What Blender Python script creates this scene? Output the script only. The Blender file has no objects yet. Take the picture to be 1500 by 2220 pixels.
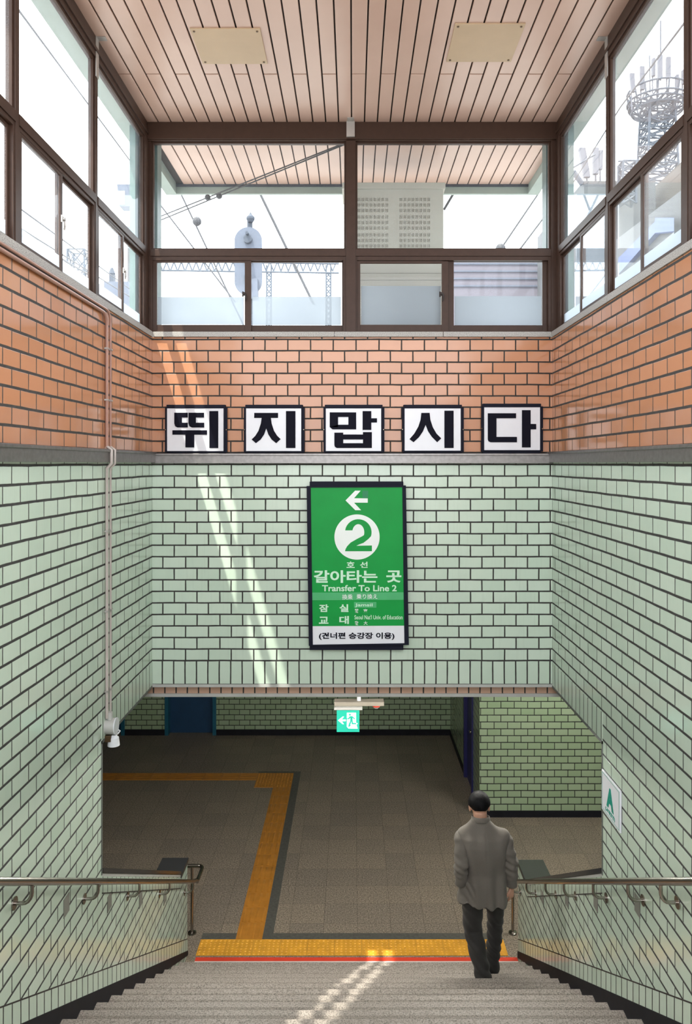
import bpy, bmesh, math, random
from mathutils import Vector, Matrix, noise
random.seed(7)
S = bpy.context.scene
COL = S.collection
PI = math.pi
U = 0.0041            # one survey unit in metres
H = 1290 * U          # eye height above the concourse floor
YW = 1620             # header wall distance in survey units

# ------------------------------------------------------------------ camera, sky, sun, exposure
cam_d = bpy.data.cameras.new('camera')
cam = bpy.data.objects.new('camera', cam_d); COL.objects.link(cam)
cam.location = (0, 0, H); cam.rotation_euler = (PI/2, 0, 0)
cam_d.sensor_width = 36.0; cam_d.lens = 1620/2220*36
cam_d.shift_x = -15/2220; cam_d.shift_y = -105/2220
cam_d.clip_start = 0.05; cam_d.clip_end = 500
S.camera = cam

world = bpy.data.worlds.new('world'); S.world = world; world.use_nodes = True
wn = world.node_tree.nodes; wl = world.node_tree.links
wn['Background'].inputs['Color'].default_value = (0.93, 0.96, 1.0, 1)
wn['Background'].inputs['Strength'].default_value = 5.6
sun_d = bpy.data.lights.new('sun', 'SUN'); sun_d.energy = 8.5; sun_d.angle = math.radians(0.5)
sun_d.color = (1.0, 0.94, 0.82)
sun = bpy.data.objects.new('sun', sun_d); COL.objects.link(sun)
sun.rotation_euler = Vector((0.30, 0.45, -1.0)).to_track_quat('-Z', 'Y').to_euler()

S.view_settings.view_transform = 'Standard'; S.view_settings.look = 'None'
S.view_settings.gamma = 1.0; S.view_settings.use_curve_mapping = False
S.view_settings.exposure = 0.0
try:
    S.cycles.max_bounces = 14; S.cycles.diffuse_bounces = 8; S.cycles.transparent_max_bounces = 16
    S.cycles.glossy_bounces = 4; S.cycles.sample_clamp_indirect = 6
except Exception: pass

# ------------------------------------------------------------------ helpers
def W(x, y, z):
    """survey units (x right, y forward, z relative to the eye) -> metres"""
    return Vector((x*U, y*U, z*U + H))

class MB:
    def __init__(s): s.bm = bmesh.new()
    def box(s, x0, x1, y0, y1, z0, z1, bevel=0.0):
        t = bmesh.new()
        vs = [t.verts.new((x, y, z)) for x in (min(x0,x1), max(x0,x1)) for y in (min(y0,y1), max(y0,y1)) for z in (min(z0,z1), max(z0,z1))]
        for f in ((0,1,3,2),(4,6,7,5),(0,4,5,1),(2,3,7,6),(0,2,6,4),(1,5,7,3)): t.faces.new([vs[i] for i in f])
        if bevel > 0: bmesh.ops.bevel(t, geom=t.edges[:], offset=bevel, segments=2, affect='EDGES', profile=0.5)
        s.merge(t); return s
    def ubox(s, x0, x1, y0, y1, z0, z1, bevel=0.0):
        return s.box(x0*U, x1*U, y0*U, y1*U, z0*U+H, z1*U+H, bevel)
    def merge(s, t, mat=None):
        if mat is not None: bmesh.ops.transform(t, matrix=mat, verts=t.verts[:])
        m = bpy.data.meshes.new('tmp'); t.to_mesh(m); t.free(); s.bm.from_mesh(m); bpy.data.meshes.remove(m)
    def prism(s, pts, d):
        """pts: list of Vector polygon; extruded by vector d"""
        t = bmesh.new()
        a = [t.verts.new(p) for p in pts]; b = [t.verts.new(Vector(p)+Vector(d)) for p in pts]
        t.faces.new(a); t.faces.new(b[::-1]); n = len(pts)
        for i in range(n): t.faces.new([a[i], b[i], b[(i+1)%n], a[(i+1)%n]])
        bmesh.ops.recalc_face_normals(t, faces=t.faces[:])
        s.merge(t); return s
    def tube(s, pts, r, seg=12, cap=True, squash=None):
        pts = [Vector(p) for p in pts]; n = len(pts)
        rs = r if isinstance(r, (list, tuple)) else [r]*n
        t = bmesh.new(); rings = []
        d0 = (pts[1]-pts[0]).normalized()
        ref = Vector((0,0,1)) if abs(d0.z) < 0.9 else Vector((1,0,0))
        nx = d0.cross(ref).normalized()
        for i, p in enumerate(pts):
            if i == 0: d = pts[1]-pts[0]
            elif i == n-1: d = pts[-1]-pts[-2]
            else: d = (pts[i+1]-pts[i]).normalized() + (pts[i]-pts[i-1]).normalized()
            d.normalize()
            nx = (nx - d*nx.dot(d)).normalized(); ny = d.cross(nx)
            rr = rs[i]
            rx, ry = rr if isinstance(rr, (list, tuple)) else (rr, rr)
            rings.append([t.verts.new(p + nx*math.cos(2*PI*k/seg)*rx + ny*math.sin(2*PI*k/seg)*ry) for k in range(seg)])
        for i in range(n-1):
            for k in range(seg):
                t.faces.new([rings[i][k], rings[i][(k+1)%seg], rings[i+1][(k+1)%seg], rings[i+1][k]])
        if cap: t.faces.new(rings[0][::-1]); t.faces.new(rings[-1])
        bmesh.ops.recalc_face_normals(t, faces=t.faces[:])
        s.merge(t); return s
    def loft(s, rings, seg=32):
        """rings: (center, rx, ry, exponent) horizontal superellipses"""
        t = bmesh.new(); R = []
        for c, rx, ry, e in rings:
            ring = []
            for k in range(seg):
                a = 2*PI*k/seg; ca, sa = math.cos(a), math.sin(a)
                ring.append(t.verts.new((c[0]+rx*math.copysign(abs(ca)**(2/e), ca), c[1]+ry*math.copysign(abs(sa)**(2/e), sa), c[2])))
            R.append(ring)
        for i in range(len(R)-1):
            for k in range(seg): t.faces.new([R[i][k], R[i][(k+1)%seg], R[i+1][(k+1)%seg], R[i+1][k]])
        t.faces.new(R[0][::-1]); t.faces.new(R[-1])
        bmesh.ops.recalc_face_normals(t, faces=t.faces[:])
        s.merge(t); return s
    def ball(s, c, r, seg=20, ring=12, rot=None):
        t = bmesh.new(); bmesh.ops.create_uvsphere(t, u_segments=seg, v_segments=ring, radius=1)
        rx, ry, rz = r if isinstance(r, (list, tuple)) else (r, r, r)
        m = Matrix.Translation(c) @ (rot.to_4x4() if rot else Matrix.Identity(4)) @ Matrix.Diagonal((rx, ry, rz, 1))
        s.merge(t, m); return s
    def cyl(s, a, b, r, r2=None, seg=16): return s.tube([a, b], [r, r if r2 is None else r2], seg)
    def poly(s, pts, flip=False):
        t = bmesh.new(); t.faces.new([t.verts.new(p) for p in (pts[::-1] if flip else pts)]); s.merge(t); return s
    def build(s, name, mat, parent=None, smooth=False, auto=None):
        m = bpy.data.meshes.new(name); s.bm.to_mesh(m); s.bm.free()
        o = bpy.data.objects.new(name, m); COL.objects.link(o)
        mats = mat if isinstance(mat, (list, tuple)) else [mat]
        for x in mats: m.materials.append(x)
        if smooth:
            for p in m.polygons: p.use_smooth = True
            if auto is not None:
                try: m.set_sharp_from_angle(angle=math.radians(auto))
                except Exception: pass
        if parent is not None:
            o.parent = parent
            o.matrix_parent_inverse = Matrix.Translation(parent.location).inverted() if parent.type == 'EMPTY' else Matrix.Identity(4)
        return o

def tag(o, label=None, cat=None, group=None, kind=None):
    if label: o['label'] = label
    if cat: o['category'] = cat
    if group: o['group'] = group
    if kind: o['kind'] = kind
    return o
def struct(o, label=None):
    o['kind'] = 'structure'
    if label: o['label'] = label
    return o
def empty(name, loc=(0,0,0)):
    o = bpy.data.objects.new(name, None); COL.objects.link(o); o.location = loc; o.empty_display_size = 0.1
    return o
def thing(name, loc, label, cat, group=None):
    return tag(empty(name, loc), label, cat, group)
def copy_tree(src, delta, depth=0, parent=None):
    """copy a thing whose parts hang from an Empty, moved by delta"""
    c = src.copy(); COL.objects.link(c)
    if parent is None: c.location = Vector(src.location) + Vector(delta)
    else: c.parent = parent
    for ch in list(src.children): copy_tree(ch, delta, depth+1, c)
    return c
def remesh(mb, voxel, smooth_iter=2):
    m = bpy.data.meshes.new('rm'); mb.bm.to_mesh(m); mb.bm.free()
    o = bpy.data.objects.new('rm', m); COL.objects.link(o)
    md = o.modifiers.new('r', 'REMESH'); md.mode = 'VOXEL'; md.voxel_size = voxel
    if smooth_iter:
        sm = o.modifiers.new('s', 'SMOOTH'); sm.factor = 0.5; sm.iterations = smooth_iter
    dg = bpy.context.evaluated_depsgraph_get(); dg.update()
    res = bpy.data.meshes.new_from_object(o.evaluated_get(dg))
    bpy.data.objects.remove(o); bpy.data.meshes.remove(m)
    out = MB(); out.bm.from_mesh(res); bpy.data.meshes.remove(res)
    return out

# ------------------------------------------------------------------ materials
def nmat(name):
    m = bpy.data.materials.new(name); m.use_nodes = True
    nt = m.node_tree; b = nt.nodes['Principled BSDF']
    return m, nt, b
def mix_rgb(nt, fac, a, b, mode='MIX'):
    n = nt.nodes.new('ShaderNodeMix'); n.data_type = 'RGBA'; n.blend_type = mode
    for sock, v in ((n.inputs[0], fac), (n.inputs[6], a), (n.inputs[7], b)):
        if hasattr(v, 'node'): nt.links.new(v, sock)
        elif isinstance(v, (int, float)): sock.default_value = v
        else: sock.default_value = (*v, 1)
    return n.outputs[2]
def math_n(nt, op, a, b=None):
    n = nt.nodes.new('ShaderNodeMath'); n.operation = op
    for i, v in enumerate((a, b)):
        if v is None: continue
        if hasattr(v, 'node'): nt.links.new(v, n.inputs[i])
        else: n.inputs[i].default_value = v
    return n.outputs[0]
def noise_n(nt, vec, scale, detail=4, rough=0.5):
    n = nt.nodes.new('ShaderNodeTexNoise'); n.inputs['Scale'].default_value = scale
    n.inputs['Detail'].default_value = detail; n.inputs['Roughness'].default_value = rough
    if vec is not None: nt.links.new(vec, n.inputs['Vector'])
    return n
def ramp(nt, fac, stops):
    n = nt.nodes.new('ShaderNodeValToRGB'); nt.links.new(fac, n.inputs[0])
    el = n.color_ramp.elements
    while len(el) < len(stops): el.new(0.5)
    for e, (p, c) in zip(el, stops): e.position = p; e.color = (*c, 1) if len(c) == 3 else c
    return n.outputs[0]
def bump(nt, b, height, strength, dist=0.002, chain=None):
    n = nt.nodes.new('ShaderNodeBump'); n.inputs['Strength'].default_value = strength; n.inputs['Distance'].default_value = dist
    nt.links.new(height, n.inputs['Height'])
    if chain is not None: nt.links.new(chain, n.inputs['Normal'])
    if b is not None: nt.links.new(n.outputs[0], b.inputs['Normal'])
    return n.outputs[0]
def objco(nt):
    return nt.nodes.new('ShaderNodeTexCoord').outputs['Object']
def plain(name, col, rough=0.5, metal=0.0, spec=0.5, var=0.06, scale=8.0, bmp=0.0):
    m, nt, b = nmat(name); co = objco(nt)
    n = noise_n(nt, co, scale)
    c = ramp(nt, n.outputs['Fac'], ((0.3, tuple(x*(1-var) for x in col)), (0.7, tuple(min(1, x*(1+var)) for x in col))))
    nt.links.new(c, b.inputs['Base Color'])
    b.inputs['Roughness'].default_value = rough; b.inputs['Metallic'].default_value = metal
    b.inputs['Specular IOR Level'].default_value = spec
    if bmp: bump(nt, b, noise_n(nt, co, scale*12).outputs['Fac'], bmp)
    return m

def tile_mat(name, axis, row, width, u0, v0, c1, c2, mortar=(0.03,0.028,0.026), gap=(3.1, 2.8), offset=0.5, rough=0.12, shear=0.0, streak=0.0, grime=0.25):
    """glazed tiles: axis 'x' or 'y' runs along the wall, z is up; sizes in survey units; gap = (bed joint, head joint); shear tilts courses to follow a slope"""
    m, nt, b = nmat(name); L = nt.links
    co = objco(nt); sp = nt.nodes.new('ShaderNodeSeparateXYZ'); L.new(co, sp.inputs[0])
    a = sp.outputs['X' if axis == 'x' else 'Y']; z = sp.outputs['Z']
    wob = noise_n(nt, co, 3.0, 2); wv = math_n(nt, 'MULTIPLY', math_n(nt, 'SUBTRACT', wob.outputs['Fac'], 0.5), 2.0)
    ua = math_n(nt, 'ADD', math_n(nt, 'DIVIDE', math_n(nt, 'SUBTRACT', a, u0*U), U), wv)
    zz = math_n(nt, 'SUBTRACT', z, v0*U + H)
    if shear: zz = math_n(nt, 'ADD', zz, math_n(nt, 'MULTIPLY', a, shear))
    va = math_n(nt, 'DIVIDE', math_n(nt, 'ADD', math_n(nt, 'DIVIDE', zz, U), wv), row)
    rw = math_n(nt, 'FLOOR', va); fy = math_n(nt, 'SUBTRACT', va, rw)
    odd = math_n(nt, 'FLOORED_MODULO', rw, 2.0)
    uu = math_n(nt, 'ADD', math_n(nt, 'DIVIDE', ua, width), math_n(nt, 'MULTIPLY', odd, offset))
    cl = math_n(nt, 'FLOOR', uu); fx_ = math_n(nt, 'SUBTRACT', uu, cl)
    ex_ = math_n(nt, 'MULTIPLY', math_n(nt, 'MINIMUM', fx_, math_n(nt, 'SUBTRACT', 1.0, fx_)), width)
    ey_ = math_n(nt, 'MULTIPLY', math_n(nt, 'MINIMUM', fy, math_n(nt, 'SUBTRACT', 1.0, fy)), row)
    jn = noise_n(nt, co, 14.0, 3); jw = math_n(nt, 'MULTIPLY', math_n(nt, 'SUBTRACT', jn.outputs['Fac'], 0.5), 0.7)
    def edge(e, g):
        n = nt.nodes.new('ShaderNodeMapRange'); n.interpolation_type = 'SMOOTHSTEP'; L.new(math_n(nt, 'ADD', e, jw), n.inputs[0])
        n.inputs[1].default_value = g/2-0.35; n.inputs[2].default_value = g/2+0.45; n.inputs[3].default_value = 1.0; n.inputs[4].default_value = 0.0
        return n.outputs[0]
    fac = math_n(nt, 'MAXIMUM', edge(ex_, gap[1]), edge(ey_, gap[0]))
    idc = nt.nodes.new('ShaderNodeCombineXYZ'); L.new(cl, idc.inputs[0]); L.new(rw, idc.inputs[1])
    wn_ = nt.nodes.new('ShaderNodeTexWhiteNoise'); wn_.noise_dimensions = '3D'; L.new(idc.outputs[0], wn_.inputs['Vector'])
    rs = nt.nodes.new('ShaderNodeSeparateXYZ'); L.new(wn_.outputs['Color'], rs.inputs[0])
    col = mix_rgb(nt, wn_.outputs['Value'], c1, c2)
    if grime:
        g = noise_n(nt, co, 9.0, 6, 0.65)
        col = mix_rgb(nt, math_n(nt, 'MULTIPLY', ramp(nt, g.outputs['Fac'], ((0.5, (0,0,0)), (0.78, (1,1,1)))), grime*0.5), col, tuple(x*0.72 for x in c1))
    if streak:
        mp = nt.nodes.new('ShaderNodeMapping'); mp.inputs['Scale'].default_value = (60, 60, 2.5); L.new(co, mp.inputs[0])
        st = noise_n(nt, mp.outputs[0], 1.0, 3)
        col = mix_rgb(nt, math_n(nt, 'MULTIPLY', ramp(nt, st.outputs['Fac'], ((0.55, (0,0,0)), (0.75, (1,1,1)))), streak), col, tuple(x*0.6 for x in c1))
    mc = mix_rgb(nt, noise_n(nt, co, 20.0, 3).outputs['Fac'], tuple(x*0.6 for x in mortar), tuple(x*1.5 for x in mortar))
    L.new(mix_rgb(nt, fac, col, mc), b.inputs['Base Color'])
    r = nt.nodes.new('ShaderNodeMapRange'); L.new(fac, r.inputs[0]); r.inputs[3].default_value = rough; r.inputs[4].default_value = 0.85
    L.new(r.outputs[0], b.inputs['Roughness'])
    tl = math_n(nt, 'ADD', math_n(nt, 'MULTIPLY', fx_, math_n(nt, 'SUBTRACT', rs.outputs[0], 0.5)), math_n(nt, 'MULTIPLY', fy, math_n(nt, 'SUBTRACT', rs.outputs[1], 0.5)))
    n0 = bump(nt, None, tl, 0.5, 0.003)
    n1 = bump(nt, None, noise_n(nt, co, 2.2, 2).outputs['Fac'], 0.10, 0.02, n0)
    bump(nt, b, math_n(nt, 'SUBTRACT', 1.0, fac), 0.6, 0.003, n1)
    return m

ORANGE1, ORANGE2 = (0.475, 0.22, 0.115), (0.53, 0.25, 0.135)
GREEN1, GREEN2 = (0.50, 0.61, 0.505), (0.555, 0.655, 0.555)
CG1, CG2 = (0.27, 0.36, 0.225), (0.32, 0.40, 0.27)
M = {}
M['orange_front'] = tile_mat('orange_tile_front', 'x', 24.5, 49.4, -413, 24.0, ORANGE1, ORANGE2)
M['orange_side'] = tile_mat('orange_tile_side', 'y', 24.5, 49.4, 1620, 24.0, ORANGE1, ORANGE2, gap=(3.8,2.3), mortar=(0.05,0.045,0.042))
M['green_front'] = tile_mat('green_tile_front', 'x', 25.0, 49.4, -436.7, -2.0, GREEN1, GREEN2, streak=0.12)
M['green_side'] = tile_mat('green_tile_side', 'y', 25.0, 49.4, 1620, -2.0, GREEN1, GREEN2, streak=0.08, gap=(3.6,2.3), mortar=(0.04,0.04,0.038))
M['green_soldier_front'] = tile_mat('green_soldier_front', 'x', 60.0, 24.7, -413, -487, GREEN1, GREEN2, offset=0.0)
M['green_soldier_side'] = tile_mat('green_soldier_side', 'y', 60.0, 24.7, 1620, -487, GREEN1, GREEN2, offset=0.0)
SL = 172.0/310.0
M['green_border'] = tile_mat('green_border_sloped', 'y', 4000.0, 24.7, 1620, -2000.0, GREEN1, GREEN2, offset=0.0, shear=SL)
M['pink_soldier'] = tile_mat('pink_soldier_tile', 'x', 60.0, 24.7, -413, -530, (0.52,0.33,0.24), (0.56,0.36,0.27), offset=0.0)
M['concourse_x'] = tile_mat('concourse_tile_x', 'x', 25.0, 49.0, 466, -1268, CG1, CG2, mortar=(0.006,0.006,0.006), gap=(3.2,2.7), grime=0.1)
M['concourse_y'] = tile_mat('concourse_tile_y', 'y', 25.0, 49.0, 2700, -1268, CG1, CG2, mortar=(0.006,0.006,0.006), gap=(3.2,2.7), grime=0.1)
M['bronze'] = plain('bronze_anodised_aluminium', (0.050,0.027,0.019), 0.42, 0.0, 0.2, 0.08, 20)
M['bronze_light'] = plain('worn_bronze_aluminium', (0.14,0.105,0.085), 0.36, 0.35, 0.5, 0.1, 20)
M['dark'] = plain('near_black_matt', (0.03,0.022,0.02), 0.8)  # near-black for tile joints, ceiling backing and latches
M['steel'] = plain('stainless_steel', (0.36,0.33,0.30), 0.22, 1.0, 0.5, 0.06, 15)
M['band'] = plain('grey_metal_band', (0.22,0.21,0.205), 0.34, 0.75, 0.5, 0.14, 30)
M['bracket'] = plain('galvanised_bracket', (0.42,0.40,0.38), 0.45, 0.6)
M['black_frame'] = plain('black_sign_frame', (0.008,0.009,0.020), 0.6, 0.0, 0.15)
M['sign_white'] = plain('white_sign_panel', (0.74,0.75,0.80), 0.25, 0, 0.5, 0.02)
M['ink'] = plain('black_lettering', (0.004,0.004,0.011), 0.6, 0, 0.1)
M['sign_green'] = plain('green_sign_panel', (0.004,0.29,0.05), 0.4, 0, 0.2, 0.05, 5)
M['sign_green_pale'] = plain('pale_green_strip', (0.06,0.40,0.15), 0.3)
M['sign_green_dark'] = plain('dark_green_patch', (0.004,0.20,0.075), 0.5)
M['white_letter'] = plain('white_lettering', (0.78,0.82,0.80), 0.3, 0, 0.5, 0.02)
M['pale_letter'] = plain('pale_green_lettering', (0.55,0.80,0.62), 0.3, 0, 0.5, 0.02)
M['mint'] = plain('mint_painted_metal', (0.27,0.33,0.30), 0.5)
M['teal_column'] = plain('teal_painted_metal', (0.09,0.15,0.14), 0.45)
M['mint_sign_letter'] = plain('teal_letter', (0.0,0.26,0.19), 0.35)
M['black_base'] = plain('black_skirting', (0.008,0.008,0.012), 0.6, 0, 0.2, 0.2)
M['black_stone'] = plain('polished_black_granite', (0.025,0.026,0.028), 0.12, 0, 0.6, 0.3, 60)
M['blue_door'] = plain('blue_painted_steel', (0.012,0.05,0.12), 0.4)
M['navy'] = plain('navy_painted_steel', (0.02,0.02,0.10), 0.4)
M['teal'] = plain('teal_door_frame', (0.01,0.10,0.16), 0.4)
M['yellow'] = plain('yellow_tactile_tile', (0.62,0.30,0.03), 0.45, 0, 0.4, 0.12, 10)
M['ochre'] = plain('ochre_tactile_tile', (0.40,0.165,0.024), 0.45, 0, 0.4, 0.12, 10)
M['dark_strip'] = plain('dark_floor_strip', (0.075,0.073,0.065), 0.5, 0, 0.4, 0.25, 30)
M['red_tape'] = plain('red_tape', (0.62,0.05,0.025), 0.45)
M['white_line'] = plain('white_edge_line', (0.6,0.55,0.53), 0.5)
M['concrete'] = plain('plain_concrete', (0.33,0.32,0.30), 0.8, 0, 0.3, 0.12, 6)
M['ground'] = plain('outdoor_ground', (0.34,0.33,0.32), 0.9, 0, 0.2, 0.1, 2)
M['beige_plate'] = plain('beige_cover_plate', (0.50,0.365,0.235), 0.45, 0, 0.4, 0.05, 5)
M['screw'] = plain('dark_screw_head', (0.10,0.06,0.03), 0.4, 0.5)
M['light_trim'] = plain('light_grey_trim', (0.48,0.48,0.46), 0.45, 0.2)
M['grey_edge'] = plain('dark_grey_edge_strip', (0.13,0.14,0.13), 0.45, 0.2)
M['pipe_brown'] = plain('brown_painted_pipe', (0.36,0.20,0.155), 0.3)
M['pipe_grey'] = plain('grey_beige_pipe', (0.44,0.39,0.36), 0.3)
M['offwhite'] = plain('off_white_plastic', (0.66,0.68,0.71), 0.35)
M['housing'] = plain('cream_light_housing', (0.27,0.24,0.20), 0.5)
M['cabinet'] = plain('beige_painted_cabinet', (0.47,0.455,0.40), 0.5, 0, 0.3, 0.04, 3)
M['cabinet_slot'] = plain('cabinet_louvre_slot', (0.22,0.205,0.175), 0.7)
M['hazy_grey'] = plain('weathered_grey_paint', (0.07,0.085,0.12), 0.6)
M['hazy_dark'] = plain('dark_grey_paint', (0.03,0.04,0.06), 0.6)
M['mast'] = plain('galvanised_mast_steel', (0.045,0.06,0.085), 0.55, 0.0)
M['antenna'] = plain('antenna_panel_grey', (0.09,0.095,0.12), 0.5)
M['wire'] = plain('cable_black', (0.03,0.03,0.035), 0.6)
M['bld_stone'] = plain('pale_stone_cladding', (0.085,0.07,0.055), 0.7)
M['bld_white'] = plain('white_cladding', (0.065,0.068,0.072), 0.6)
M['bld_glass'] = plain('bluish_facade_glass', (0.045,0.065,0.085), 0.3, 0.0, 0.6)
M['bld_lav'] = plain('lavender_grey_wall', (0.115,0.105,0.13), 0.7)
M['blue_sign'] = plain('blue_shop_fascia', (0.02,0.06,0.22), 0.4)
M['patch'] = plain('grey_filler', (0.17,0.17,0.15), 0.6)

def granite(name, c1, c2, joint=None, tile=0.385, scale=140, rough=0.55, x0=0.0, y0=0.0):
    m, nt, b = nmat(name); L = nt.links; co = objco(nt)
    v = noise_n(nt, co, scale, 3, 0.7)
    n = noise_n(nt, co, 3.0, 4)
    c = ramp(nt, v.outputs['Fac'], ((0.36, tuple(x*0.32 for x in c1)), (0.48, c1), (0.64, c2)))
    c = mix_rgb(nt, math_n(nt, 'MULTIPLY', n.outputs['Fac'], 0.45), c, tuple(x*0.72 for x in c1))
    if joint:
        sp = nt.nodes.new('ShaderNodeSeparateXYZ'); L.new(co, sp.inputs[0])
        cb = nt.nodes.new('ShaderNodeCombineXYZ'); L.new(math_n(nt,'SUBTRACT',sp.outputs[0],x0), cb.inputs[0]); L.new(math_n(nt,'SUBTRACT',sp.outputs[1],y0), cb.inputs[1])
        br = nt.nodes.new('ShaderNodeTexBrick'); L.new(cb.outputs[0], br.inputs['Vector']); br.offset = 0.0
        for k, vv in (('Scale', 1.0), ('Mortar Size', 0.0022), ('Mortar Smooth', 0.4), ('Brick Width', tile), ('Row Height', tile)): br.inputs[k].default_value = vv
        br.inputs['Color1'].default_value = (0.86,0.86,0.86,1); br.inputs['Color2'].default_value = (1.06,1.04,1.0,1); br.inputs['Mortar'].default_value = (*joint, 1)
        c = mix_rgb(nt, 1.0, c, br.outputs['Color'], 'MULTIPLY')
        bump(nt, b, math_n(nt, 'SUBTRACT', 1.0, br.outputs['Fac']), 0.4, 0.002)
    L.new(c, b.inputs['Base Color']); b.inputs['Roughness'].default_value = rough
    b.inputs['Specular IOR Level'].default_value = 0.35
    return m
M['floor'] = granite('granite_floor_tiles', (0.20,0.165,0.13), (0.39,0.33,0.272), (0.29,0.26,0.225), 0.385, 62, 0.5, 0.05, 8.21)
M['nosing'] = granite('granite_lit_nosing', (0.275,0.238,0.212), (0.41,0.36,0.322), None, scale=100, rough=0.55)  # paler stone paints the lighter shading along each tread edge
M['stair'] = granite('granite_steps', (0.205,0.175,0.153), (0.335,0.288,0.254), None, scale=100, rough=0.6)
M['sill_stone'] = granite('grey_granite_sill', (0.36,0.34,0.32), (0.52,0.50,0.46), None, scale=170, rough=0.5)

def slat_mat():
    m, nt, b = nmat('pink_enamel_slats'); co = objco(nt)
    n = noise_n(nt, co, 1.6, 4)
    c = ramp(nt, n.outputs['Fac'], ((0.35, (0.54,0.365,0.295)), (0.65, (0.60,0.42,0.345))))
    nt.links.new(c, b.inputs['Base Color']); b.inputs['Roughness'].default_value = 0.3
    return m
M['slat'] = slat_mat()

def glass_mat(name, haze, tint=(0.93,0.97,0.97), body=(0.80,0.86,0.92), vary=0.45):
    m, nt, b = nmat(name); nt.nodes.remove(b); L = nt.links
    out = nt.nodes['Material Output']
    tr = nt.nodes.new('ShaderNodeBsdfTransparent'); tr.inputs[0].default_value = (*tint, 1)
    gl = nt.nodes.new('ShaderNodeBsdfGlossy'); gl.inputs['Roughness'].default_value = 0.02; gl.inputs[0].default_value = (0.9,0.95,1,1)
    fr = nt.nodes.new('ShaderNodeFresnel'); fr.inputs[0].default_value = 1.45
    m1 = nt.nodes.new('ShaderNodeMixShader'); L.new(math_n(nt, 'MULTIPLY', fr.outputs[0], 0.35), m1.inputs[0]); L.new(tr.outputs[0], m1.inputs[1]); L.new(gl.outputs[0], m1.inputs[2])
    tl = nt.nodes.new('ShaderNodeBsdfTranslucent'); tl.inputs[0].default_value = (*body, 1)
    m2 = nt.nodes.new('ShaderNodeMixShader')
    co = objco(nt); n = noise_n(nt, co, 2.3, 5, 0.6)
    fac = math_n(nt, 'MULTIPLY', ramp(nt, n.outputs['Fac'], ((0.3, (1-vary,)*3), (0.75, (1+vary,)*3))), haze)
    L.new(fac, m2.inputs[0]); L.new(m1.outputs[0], m2.inputs[1]); L.new(tl.outputs[0], m2.inputs[2])
    L.new(m2.outputs[0], out.inputs['Surface'])
    return m
M['glass'] = glass_mat('dusty_window_glass', 0.05)
M['glass_low'] = glass_mat('dusty_sash_glass', 0.06)
M['film'] = glass_mat('frosted_film', 0.96, (0.86,0.92,0.96), (0.33,0.365,0.405), 0.02)

# ------------------------------------------------------------------ stairs and floor
R_, T_ = 0.172, 0.310
Y1 = 7.668
NST = 22
XL, XR = -435*U, 432*U
mb = MB()
prev = None
for k in range(1, NST+1):
    y_far = Y1 - T_*(k-1); z = R_*k
    y_near = y_far - T_ - 0.012 if k < NST else -2.6
    mb.box(XL, XR, y_near, y_far, z-R_-0.001, z, 0.007)
stairs = struct(mb.build('staircase', M['stair']), 'grey granite steps going down to the tiled concourse')
mb = MB()
for k in (2,3,5,6,8,9,11,13):
    y_far = Y1 - T_*(k-1); z = R_*k
    for x in random.sample([-0.95,-0.5,-0.15,0.35,0.75,1.2], 2):
        mb.box(x, x+0.0035, y_far-T_+0.01, y_far-0.012, z-0.004, z+0.0006)
mb.build('slab_joint', M['dark_strip'], stairs)
mb = MB()
for k in range(1, NST+1):
    y_far = Y1 - T_*(k-1); z = R_*k
    mb.box(XL+0.001, XR-0.001, y_far-0.055, y_far+0.003, z-0.035, z+0.0015, 0.006)
mb.build('nosing', M['nosing'], stairs)

mb = MB(); mb.box(-8.5, 8.5, 3.0, 15.4, -0.2, 0.0)
floor = struct(mb.build('floor', M['floor']))
# landing strip: dome tiles
TL = 72.6*U
yA, yB = 1958*U, 2024*U
mb = MB()
x = -412*U; xe = 407*U
while x < xe-0.02:
    x2 = min(x+TL, xe)
    mb.box(x+0.0012, x2-0.0012, yA, yB, 0.0, 0.006)
    nd = 6
    for i in range(nd):
        for j in range(nd):
            cx = x + TL*(i+0.5)/nd; cy = yA + (yB-yA)*(j+0.5)/nd
            if cx < x2-0.012: mb.tube([(cx,cy,0.005),(cx,cy,0.0095),(cx,cy,0.0115)], [0.0165,0.0125,0.006], 10)
    x += TL
tag(struct(mb.build('tactile_paving', M['yellow'], smooth=True, auto=40)), 'yellow dome tactile strip across the foot of the stairs')
mb = MB()
def bar_tile(x0, x1, y0, y1, along_y):
    mb.box(x0+0.001, x1-0.001, y0+0.001, y1-0.001, 0.0, 0.006)
    for i in range(4):
        t = (i+0.5)/4
        if along_y: mb.box(x0+(x1-x0)*t-0.014, x0+(x1-x0)*t+0.014, y0+0.015, y1-0.015, 0.005, 0.0105, 0.002)
        else: mb.box(x0+0.015, x1-0.015, y0+(y1-y0)*t-0.014, y0+(y1-y0)*t+0.014, 0.005, 0.0105, 0.002)
px0, px1 = -318*U, -246*U
yt0, yt1 = 2975*U, 3112*U
n = int(round((yt0-yB)/0.3)); st = (yt0-yB)/n
for i in range(n): bar_tile(px0, px1, yB+i*st, yB+(i+1)*st, True)
cx0, cx1 = -394*U, -246*U
for i in range(2):
    for j in range(2):
        xa = cx0+(cx1-cx0)*i/2; xb = cx0+(cx1-cx0)*(i+1)/2; ya = yt0+(yt1-yt0)*j/2; yb = yt0+(yt1-yt0)*(j+1)/2
        mb.box(xa+0.001, xb-0.001, ya+0.001, yb-0.001, 0, 0.006)
        for a in range(6):
            for c in range(6):
                qx = xa+(xb-xa)*(a+.5)/6; qy = ya+(yb-ya)*(c+.5)/6
                mb.tube([(qx,qy,0.005),(qx,qy,0.0095),(qx,qy,0.0115)], [0.0165,0.0125,0.006], 8)
y_m = (yt0+yt1)/2
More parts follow.
